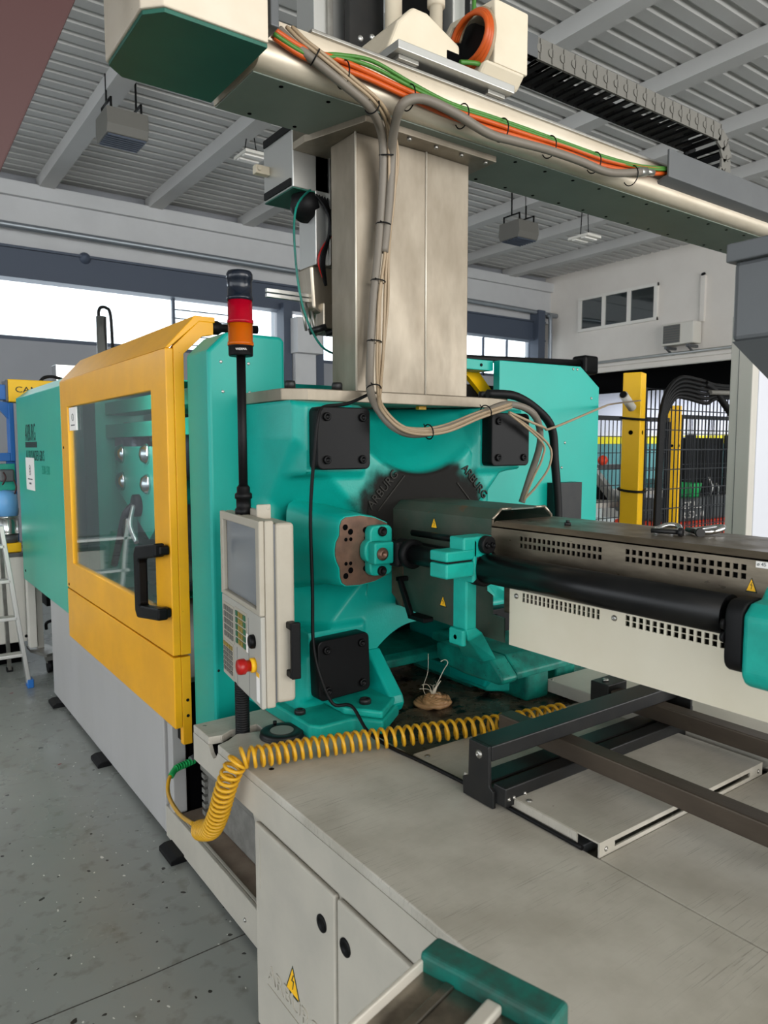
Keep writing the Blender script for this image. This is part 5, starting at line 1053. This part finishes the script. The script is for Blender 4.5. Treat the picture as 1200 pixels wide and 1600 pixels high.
fbox('rail_bed', 'fgsteel', 0.004, 0.203, 0.046, 0.60, 0.845, 0.858, 0.001)
fbox('rail_edge', 'edgealu', 0.0, 0.007, 0.044, 0.60, 0.845, 0.874, 0.002); fbox('rail_edge', 'edgealu', 0.2, 0.207, 0.044, 0.60, 0.845, 0.874, 0.002)
fbox('middle_rib', 'edgealu', 0.112, 0.135, 0.046, 0.60, 0.858, 0.872, 0.004); fbox('step_rib', 'fgsteel', 0.045, 0.06, 0.046, 0.60, 0.858, 0.862, 0.002)
for a in (0.02, 0.19): MB().cyl(FG(a, 0.5, 0.0), FG(a, 0.5, 0.846), 0.014, 12).build('leg', 'alu', fgx)
# ------------------------------------------------------------------ hopper and grey post at the right
hp = thing('material_hopper', (1.6, 0.65, 1.39), 'dark grey sheet metal hopper with a lid at the upper right edge', 'hopper')
MB().box(1.45, 1.85, 0.35, 0.808, 1.81, 1.972).build('body', 'greydark', hp, 0.012, 3)
b = MB(); T = [(1.452, 0.352), (1.848, 0.352), (1.848, 0.806), (1.452, 0.806)]; Bq = [(1.60, 0.52), (1.70, 0.52), (1.70, 0.62), (1.60, 0.62)]
b.add([(x, y_, 1.812) for x, y_ in T] + [(x, y_, 1.55) for x, y_ in Bq] + [(x, y_, 1.389) for x, y_ in Bq], [(k, (k + 1) % 4, 4 + (k + 1) % 4, 4 + k) for k in range(4)] + [(4 + k, 4 + (k + 1) % 4, 8 + (k + 1) % 4, 8 + k) for k in range(4)]).build('funnel', 'greydark', hp)
MB().box(1.438, 1.862, 0.33, 0.818, 1.968, 2.005).build('lid', 'greydark', hp, 0.003)
MB().lathe((1.50, 0.70, 2.005), (0, 0, 1), [(0.02, 0), (0.02, 0.01), (0.012, 0.012), (0.012, 0.03)], 14).build('lid_fitting', 'alu', hp)
MB().lathe((1.50, 0.66, 2.03), (-1, 0.4, 0), [(0.03, 0), (0.034, 0.004), (0.034, 0.02), (0.026, 0.022), (0.026, 0.01), (0, 0.01)], 22).build('gauge', 'rubber', hp)
gp = thing('cabinet_post', (3.9, 1.95, 0), 'pale grey and white cabinet post below the hopper at the right edge', 'post')
b = MB().box(3.6, 4.4, 1.885, 2.0, 0, 2.25); box('grey_profile', 'columngrey', gp, 3.6, 3.66, 1.885, 2.0, 0, 2.25, 0.004); box('white_profile', 'columnwhite', gp, 3.66, 4.4, 1.882, 2.0, 0, 2.25, 0.004)
box('groove', 'greydark', gp, 3.598, 3.6, 1.955, 1.9565, 0, 2.25, 0)

# ------------------------------------------------------------------ fence behind
def post(x, y_, h_, s_, label):
    t = thing('fence_post', (x, y_, 0), label, 'post', 'yellow fence posts')
    c, s2 = math.cos(R(20)), math.sin(R(20))
    MB().obox((x, y_, h_ / 2), ((c, s2, 0), (-s2, c, 0), (0, 0, 1)), s_, s_, h_ / 2).build('tube', 'yellowpost', t, 0.006)
    for sx, sy in ((-s_, 0), (0, -s_)): MB().lathe((x + sx * c - sy * s2 + 0, y_ + sx * s2 + sy * c, h_ - 0.42), (sx * c - sy * s2, sx * s2 + sy * c, 0), [(0.016, -0.001), (0.016, 0.001), (0, 0.001)], 12).build('bolt_hole', 'void', t)
    return t
post(4.50, 3.2, 2.12, 0.064, 'yellow square fence post tied with black straps right of the teal panel')
post(7.03, 4.5, 2.03, 0.062, 'thinner looking yellow fence post farther back behind the wire mesh')
def fence(x0, x1, y_, z0, z1, pitch, rows, label, rail=True, dz=0.0):
    t = thing('mesh_fence', ((x0 + x1) / 2, y_, 0), label, 'fence', 'black mesh fences')
    b = MB(); x = x0
    while x < x1: b.box(x, x + 0.007, y_, y_ + 0.007, z0, z1); x += pitch
    for k in range(rows): z = z0 + (z1 - z0) * k / (rows - 1); b.box(x0, x1, y_ - 0.006, y_, z - 0.004, z + 0.004)
    stuff(b.build('wire_mesh', 'mesh', t))
    if rail: box('top_rail', 'mesh', t, x0, x1, y_ - 0.015, y_ + 0.015, z1, z1 + 0.04, 0)
    for x in (x0, x1): box('upright', 'mesh', t, x - 0.02, x + 0.02, y_ - 0.02, y_ + 0.02, 0.02, z1, 0)
fence(4.60, 6.2, 3.2, 0.1, 2.02, 0.052, 14, 'black mesh fence panel right of the nearer yellow post', rail=False)
fence(5.2, 6.93, 4.5, 0.1, 1.86, 0.062, 12, 'black mesh fence panel between the teal guard panel and the farther post')
fence(7.13, 9.6, 4.5, 0.1, 1.90, 0.062, 12, 'black mesh fence panel right of the farther yellow post')
for z, lb_ in ((1.80, 'black strap tied round the nearer yellow post, upper one'), (1.29, 'black strap tied round the nearer yellow post, lower one')):
    tag(MB().tube([(4.50 + 0.094 * math.cos(R(a)), 3.2 + 0.094 * math.sin(R(a)), z + 0.01 * math.sin(R(a))) for a in range(0, 361, 30)], 0.009, 6, 2).build('strap', 'rubber'), lb_, 'strap', 'straps on the fence post')
se = thing('post_sensor', (4.31, 3.12, 1.86), 'small white sensor fixed to the nearer yellow post by a black strap', 'sensor')
MB().cyl((4.24, 3.10, 1.95), (4.38, 3.13, 1.87), 0.03, 14).build('housing', 'offwhite', se)
MB().cyl((4.229, 3.098, 1.956), (4.24, 3.10, 1.95), 0.024, 14).build('lens', 'rubber', se)
cw = thing('cable_bundle', (5.2, 3.15, 1.9), 'thick bundle of black cables arching over the mesh fence', 'cables')
for k in range(6):
    o1 = 0.009 * k
    MB().tube([(4.63 + o1, 3.09, 0.9), (4.63 + o1, 3.08, 1.68), (4.65 + o1, 3.08, 1.86 - 0.01 * k), (4.72 + o1, 3.08 - 0.006 * k, 2.005 - 0.012 * k), (4.88, 3.08 - 0.01 * k, 2.10 - 0.03 * k), (5.14, 3.08 - 0.01 * k, 2.092 - 0.034 * k), (5.36, 3.08, 2.066 - 0.02 * k), (5.8, 3.08, 2.07 - 0.016 * k), (6.2, 3.1, 2.07 - 0.016 * k)], 0.015, 8).build('cable', 'rubber', cw)
MB().tube([(5.18, 3.07, 2.07), (5.30, 3.07, 2.03), (5.42, 3.07, 1.955), (5.65, 3.07, 1.78), (5.9, 3.07, 1.5)], 0.026, 8).build('branch_cable', 'rubber', cw)
MB().cyl((5.20, 3.04, 2.005), (6.2, 3.04, 2.03), 0.018, 10).build('grey_tube', 'keys', cw)

# ------------------------------------------------------------------ things beyond the fence
fk = thing('pallet_truck', (8.9, 5.5, 0), 'black and orange electric stacker truck behind the mesh fence', 'truck')
box('body', 'greydark', fk, 8.15, 9.7, 5.2, 6.0, 0.65, 0.95, 0.04); box('chassis', 'orangepaint', fk, 8.1, 9.75, 5.18, 6.05, 0.36, 0.65, 0.05)
box('mast', 'rubber', fk, 9.12, 9.98, 5.6, 5.9, 0.9, 1.72); box('mast_rail', 'blackmetal', fk, 9.02, 9.12, 5.5, 5.6, 0.9, 1.76); box('mast_rail', 'blackmetal', fk, 9.98, 10.06, 5.5, 5.6, 0.9, 1.76)
for x in (8.4, 9.4): MB().cyl((x, 5.3, 0.15), (x, 5.5, 0.15), 0.15, 18).build('wheel', 'rubber', fk)
text('maker_lettering', 'STILL', 0.13, 'white', fk, (8.35, 5.195, 0.79), FY, 0.002, 1.5); text('model_lettering', 'R 50-10', 0.12, 'white', fk, (8.35, 5.195, 0.675), FY, 0.002, 1.3)
for k in range(5): MB().tube([(9.3 + 0.1 * k, 5.45, 0.94), (9.34 + 0.07 * k, 5.42, 1.05), (9.25 + 0.1 * k, 5.45, 1.24 - 0.05 * k)], 0.022, 7).build('lever', 'alu' if k % 2 else 'rubber', fk)
bn = thing('green_bin', (8.75, 5.4, 0.95), 'green plastic bin on the truck behind the fence', 'bin')
MB().lathe((8.75, 5.4, 0.951), (0, 0, 1), [(0.15, 0), (0.17, 0.02), (0.19, 0.16), (0.19, 0.18), (0.17, 0.18), (0.15, 0.03), (0, 0.03)], 22).build('bucket', 'greenpaint', bn)
cv = thing('small_conveyor', (8.45, 6.3, 0), 'inclined grey conveyor with white shelf left of the yellow post', 'conveyor')
MB().prism([(7.85, 1.42), (8.6, 0.78), (8.6, 0.70), (7.85, 1.34)], 'Y', 6.2, 6.35).build('side_rail', 'alu', cv); MB().prism([(7.85, 1.40), (8.6, 0.76), (8.6, 0.74), (7.85, 1.38)], 'Y', 6.35, 6.7).build('belt', 'rubber', cv)
box('shelf', 'offwhite', cv, 7.75, 9.05, 6.2, 6.7, 0.78, 0.86); box('head', 'greydark', cv, 7.85, 8.55, 6.25, 6.4, 1.30, 1.36)
for x in (7.85, 8.95): box('leg', 'alu', cv, x, x + 0.05, 6.3, 6.35, 0, 0.78)
MB().lathe((8.07, 6.2, 1.42), (0, 0, 1), [(0, -0.07), (0.05, -0.05), (0.07, 0), (0.05, 0.05), (0, 0.07)], 14).build('beacon', 'orangepaint', cv)
box('column', 'offwhite', cv, 8.87, 8.91, 6.3, 6.34, 0.86, 1.7)
wb = thing('work_bench', (11.0, 7.2, 0), 'pale work bench with a white notice board behind the fence', 'bench')
box('bench_top', 'offwhite', wb, 9.9, 12.2, 7.0, 7.6, 0.45, 0.9); box('notice_board', 'columnwhite', wb, 11.6, 12.2, 7.55, 7.6, 1.1, 1.78); box('shelf', 'tealwall', wb, 11.0, 12.2, 7.2, 7.55, 0.9, 1.05); box('board_stand', 'greydark', wb, 11.85, 11.9, 7.56, 7.6, 0.9, 1.1)
for x in (10.0, 12.1): box('leg', 'greydark', wb, x, x + 0.06, 7.1, 7.16, 0, 0.45)

# ------------------------------------------------------------------ things at the left, behind the machine
hr = thing('hoist_robot', (0.93, 6.1, 0), 'blue post with a yellow robot beam lettered in black, far left behind the machine', 'robot')
box('post', 'blue', hr, 0.915, 0.95, 6.0, 6.12, 1.50, 1.93, 0.004); box('cross_arm', 'blue', hr, 0.70, 0.905, 6.0, 6.12, 1.95, 2.06, 0.004); box('lower_arm', 'blue', hr, 0.70, 0.915, 6.0, 6.12, 1.50, 1.56, 0.004)
MB().prism([(0.80, 1.95), (0.92, 1.80), (0.92, 1.93)], 'Y', 6.01, 6.05).build('brace', 'blue', hr)
box('yellow_beam', 'yellowpost', hr, 0.915, 1.7, 5.98, 6.14, 1.935, 2.10, 0.006); box('beam_cap', 'greydark', hr, 0.900, 0.915, 5.98, 6.14, 1.935, 2.095, 0.004); box('dark_unit', 'tealdark', hr, 0.6, 0.93, 6.13, 6.35, 1.50, 1.56)
text('lettering', 'CAMPETELLA', 0.06, 'ink', hr, (0.96, 5.978, 1.995), FY, 0.001, 1.25)
MB().tube([(1.15, 6.06, 2.10), (1.18, 6.06, 2.13), (1.24, 6.06, 2.14), (1.32, 6.06, 2.12)], 0.012, 7).build('chain', 'rubber', hr)
box('stand_foot', 'blue', hr, 0.90, 0.96, 6.07, 6.13, 0.0, 1.50, 0.004); box('mount_block', 'chrome', hr, 1.295, 1.45, 6.2, 6.35, 2.0, 2.25, 0.002)
vl = thing('vacuum_loader', (0.86, 5.98, 0.83), 'blue and steel vacuum loader drum on a white cabinet at the left edge', 'loader')
MB().lathe((0.865, 5.98, 1.10), (0, 0, 1), [(0.082, 0), (0.082, 0.10), (0.076, 0.15), (0.06, 0.18), (0, 0.19)], 26).build('blue_cover', 'bluedrum', vl)
MB().lathe((0.865, 5.98, 0.965), (0, 0, 1), [(0.082, 0), (0.086, 0.005), (0.082, 0.01), (0.082, 0.12), (0.086, 0.125), (0.086, 0.133)], 26).build('steel_drum', 'chrome', vl)
MB().lathe((0.865, 5.98, 0.90), (0, 0, 1), [(0.07, 0), (0.075, 0.06)], 22).build('base_ring', 'greydark', vl)
MB().tube([(0.78, 5.93, 1.13), (0.82, 5.89, 1.09), (0.88, 5.89, 1.08), (0.93, 5.91, 1.10), (0.945, 5.95, 1.15)], 0.003, 6).build('bail_handle', 'zinc', vl)
box('yellow_base', 'yellowpost', vl, 0.78, 0.945, 5.9, 6.06, 0.832, 0.90, 0.006); box('motor_box', 'greydark', vl, 0.83, 0.925, 5.94, 6.04, 1.35, 1.44, 0.01)
MB().tube([(0.92, 5.93, 1.36), (0.93, 5.92, 1.31), (0.92, 5.93, 1.26)], 0.006, 6).tube([(0.85, 5.92, 1.42), (0.86, 5.9, 1.38), (0.84, 5.92, 1.33)], 0.006, 6).build('red_wire', 'redpaint', vl)
box('top_arm', 'tealcover', vl, 0.70, 0.95, 6.06, 6.1, 1.28, 1.48)
wc = thing('white_cabinet', (0.7, 5.96, 0), 'white floor cabinet under the vacuum loader at the left edge', 'cabinet')
box('body', 'offwhite', wc, 0.3, 0.955, 5.88, 6.04, 0.16, 0.80, 0.008); box('worktop', 'greydark', wc, 0.28, 0.96, 5.87, 6.045, 0.80, 0.83, 0.004); box('plinth', 'void', wc, 0.34, 0.93, 5.92, 6.03, 0.0, 0.16)
MB().lathe((0.945, 5.88, 0.2), (0, -1, 0), [(0.012, 0), (0.01, 0.006), (0, 0.006)], 10).build('stud', 'black', wc)
ld = thing('step_ladder', (0.6, 5.25, 0), 'aluminium step ladder standing at the left edge', 'ladder')
for dx, nm in ((0, 1), (-0.42, 2)):
    MB().obox((0.785 + dx, 5.25, 0.56), ((1, 0, 0.0), (0, 1, 0), Vector((-0.115, 0.0, 1)).normalized()), 0.013, 0.03, 0.54).build('front_rail', 'alu', ld, 0.003)
    MB().obox((0.853 + dx, 5.25, 0.03), ((1, 0, 0), (0, 1, 0), (0, 0, 1)), 0.02, 0.035, 0.03).build('foot', 'blue', ld, 0.006)
    MB().obox((0.775 + dx, 5.60, 0.50), ((1, 0, 0), (0, 1, 0), Vector((-0.05, -0.22, 1)).normalized()), 0.012, 0.018, 0.5).build('rear_rail', 'zinc', ld, 0.003)
    box('rear_foot', 'rubber', ld, 0.78 + dx, 0.82 + dx, 5.69, 5.74, 0, 0.03)
for z in (0.22, 0.47, 0.72, 0.95): box('step', 'alu', ld, 0.35 - (z - 0.22) * 0.1, 0.82 - (z - 0.22) * 0.115, 5.22, 5.30, z, z + 0.022, 0.003)
ct = thing('caster_stand', (1.0, 5.6, 0), 'grey stand on casters between the ladder and the machine base', 'stand')
box('post', 'offwhite', ct, 0.925, 0.975, 5.62, 5.70, 0.17, 1.2, 0.003); box('post', 'columngrey', ct, 0.985, 1.025, 5.66, 5.72, 0.15, 1.2, 0.003)
MB().prism([(0.93, 5.65), (1.0, 5.45), (1.10, 5.5), (1.06, 5.75), (0.93, 5.8)], 'Z', 0.13, 0.15).build('base_plate', 'zinc', ct)
MB().prism([(0.995, 0.13), (1.065, 0.13), (1.05, 0.07), (1.01, 0.07)], 'Y', 5.51, 5.54).build('caster_fork', 'zinc', ct); MB().cyl((1.015, 5.525, 0.045), (1.05, 5.525, 0.045), 0.045, 18).build('caster_wheel', 'rubber', ct)
box('black_crate', 'black', ct, 1.08, 1.2, 5.8, 6.0, 0.42, 0.62); MB().tube([(1.07, 5.8, 0.25), (1.07, 5.78, 0.30), (1.12, 5.76, 0.32), (1.2, 5.76, 0.32)], 0.012, 7).build('hoop', 'black', ct)
